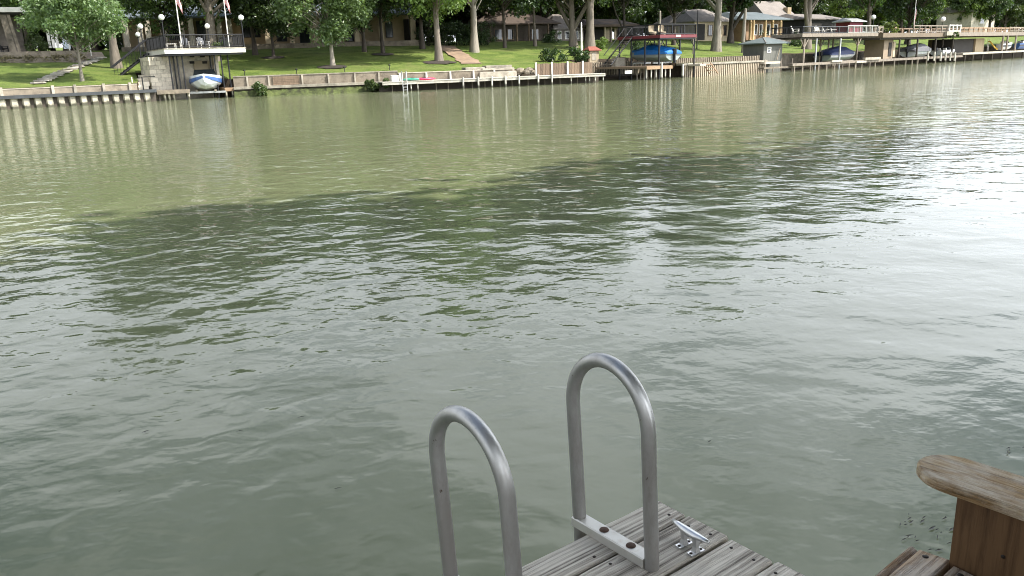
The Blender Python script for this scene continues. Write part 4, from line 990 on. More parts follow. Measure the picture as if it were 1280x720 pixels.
# stairs on the left
st = MB()
for i in range(11):
    f = i/10; st.box((xr0-.1-f*2.9-.28, D2-2.2, zt-.2-f*2.55-.05), (xr0-.1-f*2.9+.08, D2-1.1, zt-.2-f*2.55))
st.build('stair_flight', M_TIMBG, rb_)['kind'] = 'stuff'
for yy in (D2-2.2, D2-1.1): MB().tube([(xr0, yy, zt-.1), (xr0-3.1, yy, zt-2.85)], .08, 6).build('stringer', M_BLACK, rb_); MB().tube([(xr0, yy, zt+.9), (xr0-3.1, yy, zt-1.85)], .045, 6).build('stair_rail', M_BLACK, rb_)
q = F2.world((xr0+xr1)/2 + .1, 3.9, F2.Z(830, 76.5, 2.5))
boat('motor boat under a bright blue tarpaulin on its lift', q, F2.a + R(182), 6.0, 2.5, M_HGR, M_HGR, M_CBL, shield=False, hh=1.0)
M_WICK = mat('wicker', (0.50, 0.42, 0.30), .9, 0, .3, 8)
for px, lab in ((816, 'round wicker chair on the red deck beside the dead trunk'), (828, 'round wicker chair at the corner of the red deck')):
    xx = F2.X(px, 43, 1.5); wk = thing('wicker_chair', lab, 'chair', tuple(F2.world(xx, 1.5, zt)), F2.a)
    MB().lathe([(.28, 0), (.34, .12), (.38, .3), (.36, .36), (.0001, .40)], (0, 0, 0), 14).build('seat', M_WICK, wk)
    V = []
    MB().loft([[(math.cos(a)*r_, .2+math.sin(a)*r_*.5 if math.sin(a) > 0 else .2, z) for a in [math.pi*k/10 for k in range(11)]] for r_, z in ((.36, .36), (.44, .6), (.44, .9), (.3, 1.1))], closed=False).build('back', M_WICK, wk)
# white box on the dock, orange steps, picket pile wall
pk = fr_px(905, 93.8, 38.5)
pw = th('picket_pile_wall', 'two tier wall of close set wooden pickets with pale ledge', 'wall', pk)
x0, x1 = pk.X(854, 90, 0), pk.X(958, 86, 0)
zl0 = pk.Z(905, 79.6, 0); zl1 = pk.Z(905, 77.2, 0); zu = pk.Z(905, 70.6, 1.0)
MB().box((x0, -.1, zl0), (x1, 1.0, zl1)).build('ledge', M_CONCW, pw)
M_PICK = mat('picket_pale', (0.30, 0.25, 0.185), .9, 0, .3, 4)
for (ya, zA, zB) in ((0.0, -.6, zl0-.003), (.95, zl1+.003, zu)):
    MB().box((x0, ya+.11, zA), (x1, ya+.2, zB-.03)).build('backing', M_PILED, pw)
    a = MB(); x = x0
    while x < x1-.16: a.box((x, ya, zA), (x+.17, ya+.106, zB - random.uniform(0, .08))); x += .34
    a.build('picket', M_PICK, pw)['kind'] = 'stuff'
pl2 = th('picket_fence', 'short brown picket fence behind the red boathouse dock', 'fence', F2)
xq0, xq1, yq = xr0-3.4, xr1+.3, D2+.6
a = MB(); x = xq0; zq = F2.Z(800, 75.8, D2)
while x < xq1: a.box((x, yq, .5), (x+.12, yq+.05, zq)); x += .25
a.build('picket', M_PICK, pl2)['kind'] = 'stuff'
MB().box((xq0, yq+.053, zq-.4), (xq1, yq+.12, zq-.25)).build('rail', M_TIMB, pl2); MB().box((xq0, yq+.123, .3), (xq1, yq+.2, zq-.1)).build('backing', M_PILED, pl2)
xx = F2.X(765, 77, D2+.3); cb_ = thing('utility_box', 'pale utility box beside the red boathouse dock', 'box', tuple(F2.world(xx+.2, D2-.5, zk)), F2.a); MB().box((-.75, -.3, 0), (.75, .3, .9), .02).build('box_body', M_CONCW, cb_); MB().box((-.78, -.33, .903), (.78, .33, .97), .02).build('lid', M_CONC, cb_)
os_ = th('swim_steps', 'orange wooden steps beside the picket pile wall', 'steps', F2)
for i in range(3): MB().box((xr1+.8, -1.2+i*.3, zk-.75+i*.3), (xr1+2.1, -.85+i*.3, zk-.68+i*.3)).build('tread', M_TIMBO, os_)
for s_ in (xr1+.8, xr1+2.1): MB().tube([(s_, -1.3, zk-1.1), (s_, -.2, zk+.1)], .06, 6).build('stringer', M_TIMBO, os_)

# --- grey shed with hipped teal roof
F3 = fr_px(945, 91.6, 40.0)
sh = th('grey_boat_shed', 'grey boat shed with hipped blue grey roof and small white window', 'shed', F3)
d0 = 1.0; x0, x1 = F3.X(954.5, 66, d0), F3.X(977.5, 66, d0); ze = F3.Z(957, 54.6, d0); zb = F3.Z(957, 77, d0)
W3 = x1-x0; 
MB().box((x0, d0, -.4), (x1, d0+2.9, ze)).build('wall', mat('shed_grey', (0.115, 0.115, 0.10), .9, 0, .2, 3, .01, (6, 6, 1)), sh)
xa, xb, ya, yb = x0-.5, x1+.8, d0-.6, d0+3.3; zp = F3.Z(957, 46.6, d0+1.5)
xm, ym = (xa+xb)/2, (ya+yb)/2
rf = MB().add([(xa, ya, ze-.02), (xb, ya, ze-.02), (xb, yb, ze-.02), (xa, yb, ze-.02), (xa, ya, ze+.1), (xb, ya, ze+.1), (xb, yb, ze+.1), (xa, yb, ze+.1), (xm-.4, ym, zp), (xm+.4, ym, zp)],
   [(3, 2, 1, 0), (0, 1, 5, 4), (1, 2, 6, 5), (2, 3, 7, 6), (3, 0, 4, 7), (4, 5, 9, 8), (5, 6, 9), (6, 7, 8, 9), (7, 4, 8)]).build('roof', M_ROOFT, sh)
for a_, b_ in (((xa, ya, ze+.1), (xm-.4, ym, zp)), ((xb, ya, ze+.1), (xm+.4, ym, zp))): MB().tube([a_, b_], .06, 6).build('hip_cap', M_ROOFG, rf)
wn_ = F3.bx(MB(), 959.2, 964.2, 58.6, 65.8, d0-.06, d0-.003).build('window', M_WHITE, sh)
for (a_, b_, c_, e_) in ((960.2, 963.2, 59.6, 61.6), (960.2, 963.2, 62.6, 64.8)): F3.bx(MB(), a_, b_, c_, e_, d0-.08, d0-.062).build('pane', M_GLASS, wn_)
MB().tube([(F3.X(971, 74, d0-.3), d0-.3, F3.Z(967, 75, d0-.3)), (F3.X(975, 60, d0-.3), d0-.3, F3.Z(975, 60, d0-.3))], .06, 6).build('leaning_pole', M_PICK, sh)
ds = th('low_dock', 'low grey dock with pale ledge in front of the boat shed', 'dock', F3)
zk3 = F3.Z(960, 77.2, -.4)
MB().box((F3.X(955, 78, -.4), -.4, zk3-.25), (F3.X(976, 78, -.4), 1.0, zk3)).build('ledge', M_CONCW, ds)
MB().box((F3.X(955, 84, -1.2), -1.2, F3.Z(965, 85.8, -1.2)), (F3.X(1017, 82, -1.2), -.45, F3.Z(965, 83.8, -1.2))).build('platform', M_CONC, ds)
for px in (956, 966, 976, 990, 1003, 1015): xx = F3.X(px, 84, -1.1); post(ds, xx, -1.1, -.9, F3.Z(965, 83.8, -1.2) + (.9 if px in (956, 976, 990) else 0), .07, M_TIMBG, 'pile')

# --- dark railed deck with navy covered boat
F4 = fr_px(1040, 86.4, 40.5)
dk = th('dark_deck_boathouse', 'open boathouse with grey brown roof deck and wire railing', 'boathouse', F4)
x0, x1 = F4.X(1003, 46, 0), F4.X(1098, 42, 0); zt, zb = F4.Z(1040, 41.6, 0), F4.Z(1040, 45.8, 0); DD = 4.4
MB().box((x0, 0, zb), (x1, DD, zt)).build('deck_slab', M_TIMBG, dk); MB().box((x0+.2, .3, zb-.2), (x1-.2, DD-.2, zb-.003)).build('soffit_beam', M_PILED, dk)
hr = F4.Z(1040, 33.4, 0)-zt
railing(F4, dk, [(x0+.1, DD), (x0+.1, .1), (F4.X(1059, 40, .1), .1)], zt, hr, M_BLACK, .2, .14, 2.0)
railing(F4, dk, [(F4.X(1059.5, 40, .1), .1), (x1-.1, .1), (x1-.1, DD)], zt, hr*1.15, mat('rail_pale', (.30, .295, .27), .6), .35, .14, 1.8)
zk4 = F4.Z(1040, 77, -.2)
for i, px in enumerate((1005, 1020, 1025.5, 1035.5, 1041, 1050, 1071.5)):
    d = (.3, .3, 3.2, 3.2, 4.1, .3, 3.0)[i]; xx = F4.X(px, 60, d); post(dk, xx, d, -.9, zb-.2, .12, M_TIMBG if i not in (5, 1) else M_STEEL, 'column')
    if i in (0, 2, 6): 
        for s_ in (-1, 1): MB().tube([(xx, d, zb-1.3), (xx+s_*.9, d, zb-.22)], .07, 6).build('knee_brace', M_TIMBG, dk)
MB().box((F4.X(991, 79, -.6), -.6, zk4-.3), (F4.X(1100, 74, -.6), .1, zk4)).build('dock_deck', M_TIMBG, dk)
F4.bx(MB(), 1040, 1053, 75.2, 77.4, -.75, -.603).build('edge_board', M_CONCW, dk); F4.bx(MB(), 1071, 1083, 76, 78.4, -.75, -.603).build('edge_board', M_CONCW, dk)
for px in (993, 1003, 1013, 1023, 1033, 1043, 1053, 1061, 1069, 1077, 1087): xx = F4.X(px, 82, -.5); post(dk, xx, -.5, -.9, zk4-.303, .09, M_TIMBG, 'pile')
MB().box((x0+.4, 5.6, .2), (F4.X(1090, 60, 5.6), 5.9, 2.0)).build('back_wall', M_CONC, dk)
q = F4.world(F4.X(1047, 72, 3.0), 3.0, F4.Z(1047, 76.0, 3.0))
boat('long pontoon style boat under a navy cover on its lift', q, F4.a + R(90), 8.2, 2.6, M_HGR, M_STEEL, M_CNV, shield=False, hh=1.05)
xt = F4.X(1031, 41, 3.0); tb_ = thing('picnic_table', 'white picnic table on the dark railed deck', 'table', tuple(F4.world(xt, 3.0, zt)), F4.a)
for i in range(4): MB().box((-1.3, -.42+i*.22, .92), (1.3, -.24+i*.22, .98)).build('slat', M_WHITE, tb_)
for s_ in (-1, 1):
    for e_ in (-1, 1): MB().tube([(s_*1.0, e_*.6, 0), (s_*1.0, e_*.15, .918)], .06, 6).build('leg', M_WHITE, tb_)
    MB().box((-1.3, s_*.8-.14, .5), (1.3, s_*.8+.14, .55)).build('bench', M_WHITE, tb_)
deck_chair('small white chair on the dark railed deck', F4, 995, 42, 1.5, zt, R(20), M_WHITE, M_WHITE)
deck_chair('pale deck chair beside the white picnic table', F4, 1023, 41, 1.2, zt, R(-30), M_WHITE, M_WHITE)

# --- long brown deck with tan store rooms at the right
F5 = fr_px(1150, 79.8, 40.5)
ld5 = th('long_deck_boathouse', 'long brown boathouse deck with timber railing and tan store room', 'boathouse', F5)
x0, x1 = F5.X(1104, 45, 0), F5.X(1188, 43, 0); zt, zb = F5.Z(1140, 40.9, 0), F5.Z(1140, 46.4, 0)
MB().box((x0, 0, zb), (x1, 4.4, zt)).build('deck_slab', mat('deck_brown', (0.15, 0.115, 0.08), .9, 0, .25, 3), ld5)
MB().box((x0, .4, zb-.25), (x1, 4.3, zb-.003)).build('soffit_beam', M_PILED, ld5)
x2 = F5.X(1330, 38, 0); zt6, zb6 = F5.Z(1240, 40.2, 0), F5.Z(1240, 44.6, 0)
MB().box((x1+.02, .1, zb6), (x2, 9, zt6)).build('deck_slab', M_TIMBG, ld5)
def frame_rail(fr, parent, xa, xb, z0, h, step, mat_, d, name='railing'):
    a = MB(); n = max(1, round((xb-xa)/step))
    a.box((xa, d-.06, z0+h-.16), (xb, d+.06, z0+h)); a.box((xa, d-.05, z0+.12), (xb, d+.05, z0+.26))
    for i in range(n+1): xx = xa + (xb-xa)*i/n; a.box((xx-.09, d-.08, z0), (xx+.09, d+.08, z0+h+.03))
    o = a.build(name, mat_, parent); o['kind'] = 'stuff'; return o
hr = F5.Z(1160, 31.0, 0)-F5.Z(1160, 40.4, 0)
frame_rail(F5, ld5, F5.X(1142, 36, .15), F5.X(1184, 35, .15), zt, hr, 1.9, M_TIMBG, .15)
frame_rail(F5, ld5, F5.X(1094, 38, .15), F5.X(1103, 38, .15), zt, hr*.8, 1.2, M_TIMBG, .15)
frame_rail(F5, ld5, F5.X(1185, 35, .1), F5.X(1199, 34, .1), zt6, hr*1.05, 1.5, M_WHITE, -.1)
frame_rail(F5, ld5, F5.X(1199, 37, .2), F5.X(1262, 36, .2), zt6, hr*.72, 2.0, M_TIMBO, .2)
frame_rail(F5, ld5, F5.X(1262, 37, .2), F5.X(1325, 34, .2), zt6, hr*.8, 2.0, M_PICK, .2)
frame_rail(F5, ld5, F5.X(1100, 37, 6), F5.X(1325, 34, 6), zt6, hr*.9, 2.4, M_TIMB, 7.0)
F5.bx(MB(), 1184, 1198, 39, 44.2, -.5, -.1).build('planter_box', M_CONCW, ld5)
p = F5.world(F5.X(1191, 42, -.4), -.3, zt6-.1); foliage_obj('deck_plant', 'trailing green plant in the white planter of the long deck', 'plant', (p.x, p.y, p.z-.7), (1.0, .4, .5), L_MID, 14, 40, .25, 41)
p = F5.world(F5.X(1113, 38, 1), 1, zt); foliage_obj('deck_plant', 'feathery green shrub on the tan store room deck', 'plant', tuple(p), (1.2, .8, .75), L_YEL, 20, 50, .25, 42)
M_STORE = mat('store_tan', (0.24, 0.185, 0.13), .9, 0, .15, 2)
w5 = F5.bx(MB(), 1104.5, 1116, 48.5, 75, 1.2, 4.0).build('store_room', M_STORE, ld5)
F5.bx(MB(), 1111, 1114.5, 53, 70, 1.12, 1.197).build('door', M_DARK, ld5); F5.bx(MB(), 1116.5, 1119, 52, 71, 1.3, 1.6).build('door_frame', M_CREAM, ld5)
zk5 = F5.Z(1150, 70.6, -.3)
for i, px in enumerate((1124, 1134.5, 1146.5, 1169, 1178, 1190.5)):
    d = (.3, 3, .3, .3, 3, .4)[i]; xx = F5.X(px, 58, d); post(ld5, xx, d, -.9, zb-.25, .14, M_PILED, 'column')
F5.bx(MB(), 1171, 1192, 49, 68, 6.0, 7.5).build('store_room', M_CREAM, ld5)
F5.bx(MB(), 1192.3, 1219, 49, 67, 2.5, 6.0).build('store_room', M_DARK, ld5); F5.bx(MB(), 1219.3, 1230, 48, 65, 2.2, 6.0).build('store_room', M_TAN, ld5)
MB().box((F5.X(1082, 73, -.5), -.5, zk5-.4), (F5.X(1204, 69, -.5), .3, zk5-.1)).build('dock_deck', M_TIMBG, ld5)
F5.bx(MB(), 1082, 1101, 71.6, 74.6, -.9, -.51).build('edge_board', M_CONCW, ld5)
x6a = F5.X(1203, 67, -.5); x6b = F5.X(1300, 62, -.5); zk6 = F5.Z(1240, 64.6, -.5)
MB().box((x6a, -.6, zk6-.28), (x6b, 2.3, zk6)).build('dock_deck', M_CONCW, ld5)
for px in (1086, 1094, 1104, 1118, 1132, 1140, 1147, 1158, 1169, 1182, 1194): xx = F5.X(px, 76, -.4); post(ld5, xx, -.4, -.9, zk5-.403, .11, M_TIMBG, 'pile')
for px in (1206, 1216, 1228, 1240, 1252, 1266, 1278): xx = F5.X(px, 70, -.4); post(ld5, xx, -.4, -.9, zk6-.283, .14, M_PILED, 'pile')
for px in (1252.5, 1258, 1268.5): xx = F5.X(px, 60, .2); post(ld5, xx, .2, zk6, zb6-.003, .16, M_TIMBG, 'column')
for i, px in enumerate((1160, 1168, 1176, 1182, 1188, 1193.5)):            # white fenders on the posts
    f = empty('fender'); bpy.data.objects.remove(f)
    xx, zz = F5.at(px, 69+(.4*(i % 3)), -.95); post(ld5, xx, -.95, zz-.75, zz+.55, .14, M_BWALK, 'fender')
q = F5.world(F5.X(1147, 68, 2.2), 2.2, F5.Z(1147, 71.0, 2.2)); boat('motor boat under a dull grey cover behind white fenders', q, F5.a + R(92), 7.6, 2.6, M_HWH, M_HGR, M_CGR, shield=False, hh=1.1)
q = F5.world(F5.X(1180, 66, 2.4), 2.4, F5.Z(1180, 69.5, 2.4)); boat('open white motor boat moored beside the grey covered boat', q, F5.a + R(86), 5.0, 2.2, M_HWH, M_HWH, None, shield=True, hh=.9)
q = F5.world(F5.X(1256, 62, 1.0), 1.0, zk6+.2); boat('small white jet ski parked on the pale dock', q, F5.a + R(75), 3.2, 1.3, M_HWH, M_HDK, None, lift=False, motor=False, shield=True, hh=1.1, name='jet_ski')
q = F5.world(F5.X(1277, 61, 1.0), 1.0, zk6+.2); boat('blue jet ski parked on the pale dock', q, F5.a + R(75), 3.2, 1.3, M_HBL, M_HDK, None, lift=False, motor=False, shield=True, hh=1.1, name='jet_ski')
yel = mat('yellow_paint', (0.55, 0.36, 0.06), .5, 0, .15, 3)
q = F5.world(F5.X(1240, 60, 1.6), 1.6, zk6); sl_ = thing('pool_slide', 'yellow and white plastic slide under the long deck', 'slide', tuple(q), F5.a); sl_.scale = (.62, .62, .72)
MB().loft([[(x*.45, y, z) for x, z in ((-1, h_+.25), (-.85, h_), (.85, h_), (1, h_+.25), (.9, h_+.25), (.75, h_+.08), (-.75, h_+.08), (-.9, h_+.25))] for y, h_ in ((-1.4, .35), (-.8, .7), (.0, 1.5), (.7, 2.2), (1.1, 2.3))], smooth=False).build('chute', yel, sl_)
for s_ in (-.4, .4): MB().tube([(s_, 1.1, 0), (s_, 1.1, 2.9)], .07, 6).build('side_post', M_WHITE, sl_)
for i in range(5): MB().tube([(-.4, 1.1, .4+i*.4), (.4, 1.1, .4+i*.4)], .05, 6).build('rung', M_WHITE, sl_)
flagpole('tall flagpole with limp flag on the long brown deck', F5, 1141.5, 40, 2.0, zt, 10, F5.Z(1143, 2, 2.0)-zt, hoist=1.6, fly=2.6, limp=.88)
globe_lamp('white globe lamp above the railing of the long brown deck', F5, 1179, 24, 3.0, zt, .38)
globe_lamp('pale globe lamp beside the burgundy shed', F4, 1092, 21.5, 6.0, zt, .34)
for px, lab in ((1125, 'timber deck chair behind the feathery shrub'), (1168, 'timber deck chair near the globe lamp of the long deck')):
    deck_chair(lab, F5, px, 40, 2.5, zt, R(10), M_TIMBO, M_TIMBO, 1.3)

# --- houses behind the lawns
def gable_roof(mb, x0, x1, y0, y1, ze, zr, ov=.5, hip=0.0, th_=.15):
    xa, xb, ya, yb = x0-ov, x1+ov, y0-ov, y1+ov; ym = (ya+yb)/2
    return mb.add([(xa, ya, ze), (xb, ya, ze), (xb, yb, ze), (xa, yb, ze), (xa, ya, ze+th_), (xb, ya, ze+th_), (xb, yb, ze+th_), (xa, yb, ze+th_), (xa+hip, ym, zr), (xb-hip, ym, zr)],
        [(3, 2, 1, 0), (0, 1, 5, 4), (1, 2, 6, 5), (2, 3, 7, 6), (3, 0, 4, 7), (4, 5, 9, 8), (5, 6, 9), (6, 7, 8, 9), (7, 4, 8)])
def hframe(px, t, ang):
    q = W(px, 80, t); return Fr((q.x, q.y), ang)
def window(fr, parent, x0, x1, yt, yb, d, frame=M_WHITE, bars=1):
    w = fr.bx(MB(), x0, x1, yt, yb, d-.08, d-.003).build('window', frame, parent)
    n = bars+1; g = .9
    for i in range(n):
        a = x0+.8+(x1-x0-1.6)*i/n; b2 = x0+.8+(x1-x0-1.6)*(i+1)/n
        fr.bx(MB(), a+.15, b2-.15, yt+.8, yb-.8, d-.11, d-.082).build('pane', M_GLASS, w)
def house(name, label, px_mid, t, ang, x0, x1, ye, yb, depth, wall, roof, zr_up, hip=0.0, cat='house', ov=.5):
    fr = hframe(px_mid, t, ang); h = th(name, label, cat, fr)
    ym = (ye+yb)/2; a, b2 = fr.X(x0, ym, 0), fr.X(x1, ym, 0); ze = fr.Z((x0+x1)/2, ye, 0); zb = fr.Z((x0+x1)/2, yb, 0)
    MB().box((a, 0, zb-(1.5 if t > 20 else .2)), (b2, depth, ze-.003)).build('wall', wall, h)
    gable_roof(MB(), a, b2, 0, depth, ze, ze+zr_up, ov, hip).build('roof', roof, h)
    return fr, h, a, b2, ze, zb
# flat roofed pavilion at the far left
H1 = hframe(40, 22, 30); h1 = th('flat_roof_pavilion', 'flat roofed pavilion with white fascia and slanting pale columns', 'pavilion', H1)
xa, xb = H1.X(-90, 12, 0), H1.X(44, 12, 0); zr0, zr1, zf = H1.Z(20, 15.4, 0), H1.Z(20, 9.2, 0), H1.Z(20, 65, 0)
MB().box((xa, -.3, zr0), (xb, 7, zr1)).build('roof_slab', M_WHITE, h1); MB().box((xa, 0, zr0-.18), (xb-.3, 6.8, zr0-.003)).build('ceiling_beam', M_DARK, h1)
MB().box((xa, -1.0, zf-.8), (H1.X(98, 66, -1), 7, zf)).build('patio_slab', M_CONC, h1)
MB().box((xa, 4.4, zf), (H1.X(28, 40, 4.4), 4.6, zr0-.2)).build('back_wall', mat('pavilion_wall', (.19, .165, .14), .9), h1)
for px, dx_, w in ((13.5, -.35, .28), (21, -.4, .14), (-40, -.3, .25)):
    xx = H1.X(px+3, 62, .2); MB().add([(xx-w, .1, zf), (xx+w, .1, zf), (xx+w, .5, zf), (xx-w, .5, zf), (xx-w+dx_, .1, zr0-.19), (xx+w+dx_, .1, zr0-.19), (xx+w+dx_, .5, zr0-.19), (xx-w+dx_, .5, zr0-.19)],
        [(3, 2, 1, 0), (4, 5, 6, 7), (0, 1, 5, 4), (1, 2, 6, 5), (2, 3, 7, 6), (3, 0, 4, 7)]).build('column', M_CONC, h1)
for px in (61, 66, 71): H1.bx(MB(), px-1.8, px+1.8, 38, 60, 1.5, 1.7).build('screen_panel', M_WHITE, h1)
H1.bx(MB(), 78, 87, 39, 61, 1.2, 1.3).build('screen_panel', mat('pale_blue_panel', (.42, .47, .52), .6), h1)
for px in (112, 86): xx = H1.X(px, 55, .5); post(h1, xx, .5, zf-.5, zf+2.0, .05, M_WHITE, 'thin_post')
deck_chair('dark chair on the patio of the flat roofed pavilion', H1, 3, 60, 1.2, zf, R(40), M_BLACK, M_BLACK)
p = H1.world(H1.X(46, 55, 1.8), 1.8, zf); foliage_obj('patio_shrub', 'rounded dark green shrub on the pavilion patio', 'shrub', tuple(p), (.95, .8, 1.0), L_MID, 26, 60, .17, 51)
p0_ = G(45, 78); hd = thing('clipped_hedge', 'long low brown green hedge below the pavilion patio', 'hedge', tuple(p0_), R(30)); rs = np.random.RandomState(8)
cl = np.array([(rs.uniform(-9, 4.3), rs.uniform(-.3, .3), rs.uniform(.1, .55), .3) for _ in range(150)]); V, F = leaves(rs, cl, 40, .13, 0, .3)
link_mesh('foliage', np_mesh('foliage', V, F), leaf_mat('leaf_hedge', (.09, .075, .04), (.20, .16, .09), .2), hd); MB().box((-9.2, -.25, -.2), (4.4, .25, .35)).build('stem_mass', M_BARK, hd)
# long tan ranch house behind the boathouse
H2, h2, a, b2, ze, zb = house('ranch_house', 'long tan ranch house with arcade and pale columns behind the lawn', 330, 31, 17, 152, 520, 21.5, 56, 10, M_TAN, M_ROOFB, 2.6, 3, ov=1.6)
MB().box((a, -2.4, zb-.6), (b2, -.003, zb+.05)).build('porch_floor', M_CONC, h2)
for px in (158, 176, 186, 205, 228, 240, 275, 288, 334.5, 365, 395, 423, 446, 477, 516):
    xx = H2.X(px, 45, -1.2); MB().box((xx-.28, -1.48, zb+.053), (xx+.28, -.92, ze-.004)).build('column', M_CREAM if px > 290 else M_LIME, h2)
for x0, x1, yt, yb in ((302, 325, 28, 47), (246, 262, 26, 50), (210, 224, 28, 50), (345, 358, 28, 52), (374, 387, 28, 54), (405, 417, 28, 54), (482, 491, 28, 47), (432, 442, 30, 52)):
    window(H2, h2, x0, x1, yt, yb, 0, M_BLACK, 2 if x1-x0 > 14 else 1)
H2.bx(MB(), 505, 514, 24, 52, -.1, -.003).build('door', M_DARK, h2)
H2.bx(MB(), 160, 236, 8, 19.5, 3.0, 6.0).build('upper_wall', M_CREAM, h2)
# brown roofed house
H3, h3, a, b2, ze, zb = house('brown_roof_house', 'dark house with brown hipped roof under the trees', 655, 33, 25, 600, 690, 31, 54, 9, mat('dark_wall', (.075, .06, .048), .9), M_ROOFN, 2.6, 5, ov=1.0)
for px in (612, 645, 660, 684): xx = H3.X(px, 42, -.5); post(h3, xx, -.8, zb-.3, ze-.003, .12, M_TIMB, 'porch_post')
for x0, x1 in ((618, 628), (634, 642), (664, 674)): window(H3, h3, x0, x1, 36, 50, 0, M_TIMB)
# grey roofed house
H4, h4, a, b2, ze, zb = house('grey_roof_house', 'small house with steep grey roof and white window frames', 712, 31, 30, 693, 730, 37, 53, 7, mat('grey_wall', (.15, .13, .115), .9), M_ROOFG, 2.3, 2.5)
for x0, x1 in ((697, 702), (706, 712), (717, 724)): window(H4, h4, x0, x1, 38.5, 49, 0, M_WHITE)
# dark thatched pavilion
H5 = hframe(768, 28, 33); h5 = th('thatched_pavilion', 'dark open pavilion with wide shaggy roof', 'pavilion', H5)
xa, xb = H5.X(738, 40, 0), H5.X(792, 40, 0); ze, zb, zt_ = H5.Z(765, 33.5, 0), H5.Z(765, 53, 0), H5.Z(765, 23.5, 2.5)
gable_roof(MB(), xa, xb, 0, 6, ze, zt_, .6, 1.5, .3).build('roof', M_ROOFN, h5)
for px in (742, 756, 764, 778, 789): xx = H5.X(px, 43, .3); post(h5, xx, .3, zb-.5, ze-.003, .14, M_TIMBG if px != 756 else M_CREAM, 'post')
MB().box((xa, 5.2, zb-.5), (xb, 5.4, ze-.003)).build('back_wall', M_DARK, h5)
H5.bx(MB(), 757, 762, 34.5, 52, 1.5, 1.6).build('curtain', M_CREAM, h5); H5.bx(MB(), 768, 770.5, 35, 50, 1.5, 1.6).build('curtain', M_CREAM, h5)
# cream house behind the thick trunk
H6, h6, a, b2, ze, zb = house('cream_house', 'cream house with pale eaves behind the thick trunked tree', 885, 27, 36, 868, 912, 27.5, 50.5, 8, M_CREAM, M_ROOFG, 2.2, 2)
window(H6, h6, 885, 891, 31, 45, 0, M_TIMB); window(H6, h6, 904, 909, 31, 45, 0, M_TIMB); H6.bx(MB(), 872, 881, 30, 50, -.1, -.003).build('door', M_DARK, h6)
# orange tan house with columned porch
H7, h7, a, b2, ze, zb = house('porch_house', 'orange tan house with round columned porch and grey green roof', 962, 24, 36, 928, 978, 25.5, 50, 9, mat('orange_wall', (.27, .175, .105), .9), M_ROOFT, 1.6, 2.5, ov=1.2)
for px in (937.5, 941, 956, 965, 975): xx = H7.X(px, 38, -.9); MB().lathe([(.3, 0), (.24, .15), (.22, 2.6), (.3, 2.75)], (xx, -.95, zb), 10).build('column', mat('column_tan', (.42, .30, .16), .85), h7); post(h7, xx, -.95, zb+2.6, ze-.003, .22, MATS['column_tan'], 'column')
MB().box((a, -1.8, zb-.8), (b2, -.003, zb)).build('porch_floor', M_CONC, h7)
for x0, x1 in ((943, 947), (949, 953), (958, 963), (967, 972)): window(H7, h7, x0, x1, 30, 44, 0, M_WHITE)
H8, h8, a, b2, ze, zb = house('shingle_house', 'tan house with tall grey shingle roof and chimney', 985, 32, 36, 962, 1000, 29, 48, 9, M_CREAM, M_ROOFG, 4.2, 1.0)
H8.bx(MB(), 984.5, 989, 9, 22, 1.5, 2.5).build('chimney', M_TAN, h8); window(H8, h8, 979, 984, 32, 37, 0, M_WHITE)
MB().lathe([(.5, 0), (.5, .1), (.0001, .11)], (0, 0, 0), 14).build('round_window', M_GLASS, h8).matrix_local = Matrix.Translation((H8.X(988.5, 33, -.05), -.01, H8.Z(988.5, 33, 0))) @ Matrix.Rotation(R(90), 4, 'X')
H9, h9, a, b2, ze, zb = house('burgundy_shed', 'burgundy shed with pale metal roof behind the dark deck', 1068, 14, 40, 1062, 1078, 27.5, 41, 2.4, mat('burgundy', (.13, .018, .03), .8), mat('roof_pale', (.36, .37, .37), .5, .3), .7, .5)
H9.bx(MB(), 1066, 1070, 30, 41, -.06, -.003).build('door', MATS['burgundy'], h9)
H10, h10, a, b2, ze, zb = house('white_eave_house', 'dark house with long white eave behind the railed deck', 1022, 26, 40, 1005, 1052, 24.5, 42, 8, M_DARK, M_ROOFG, 1.2, 1)
H11, h11, a, b2, ze, zb = house('hidden_house', 'pale house with white walls hidden among the right hand trees', 1232, 33, 40, 1214, 1243, 15, 42, 8, M_CONCW, M_ROOFG, 2.2, 1)
window(H11, h11, 1225, 1231, 20, 30, 0, M_WHITE)

# --- garden details on the far lawn
def strip(name, label, cat, pts, width, mat_, lift=.03):
    """a path laid on the lawn along pixel points"""
    P = [G(*q) for q in pts]; V = []; F = []
    Q = []
    for a_, b_ in zip(P[:-1], P[1:]):
        for k in range(6): Q.append(a_.lerp(b_, k/6))
    Q.append(P[-1])
    for i, c in enumerate(Q):
        t = (Q[min(i+1, len(Q)-1)] - Q[max(0, i-1)]); t.z = 0; t.normalize(); nn = Vector((-t.y, t.x, 0)); w = width*(.85+.3*random.random())
        for s_ in (-1, -.3, .3, 1):
            x_, y_ = c.x + nn.x*s_*w/2, c.y + nn.y*s_*w/2; tt = bank_t(x_, y_); V.append((x_, y_, lawn_z(tt) + .05 + lift))
    for i in range(len(Q)-1):
        for k in range(3): F.append((i*4+k, i*4+k+1, (i+1)*4+k+1, (i+1)*4+k))
    o = link_mesh(name, np_mesh(name, V, F, True), mat_); return tag(o, label, cat, kind='structure')
strip('path', 'brown dirt path worn through the lawn', 'path', [(590, 80.5), (578, 72), (565, 64), (558, 58)], 2.2, M_DIRT)
sp = thing('stepping_path', 'grey flagstone stepping path crossing the left lawn', 'path', tuple(G(75, 90)), 0)
o0 = Vector(sp.location); rs_ = random.Random(6)
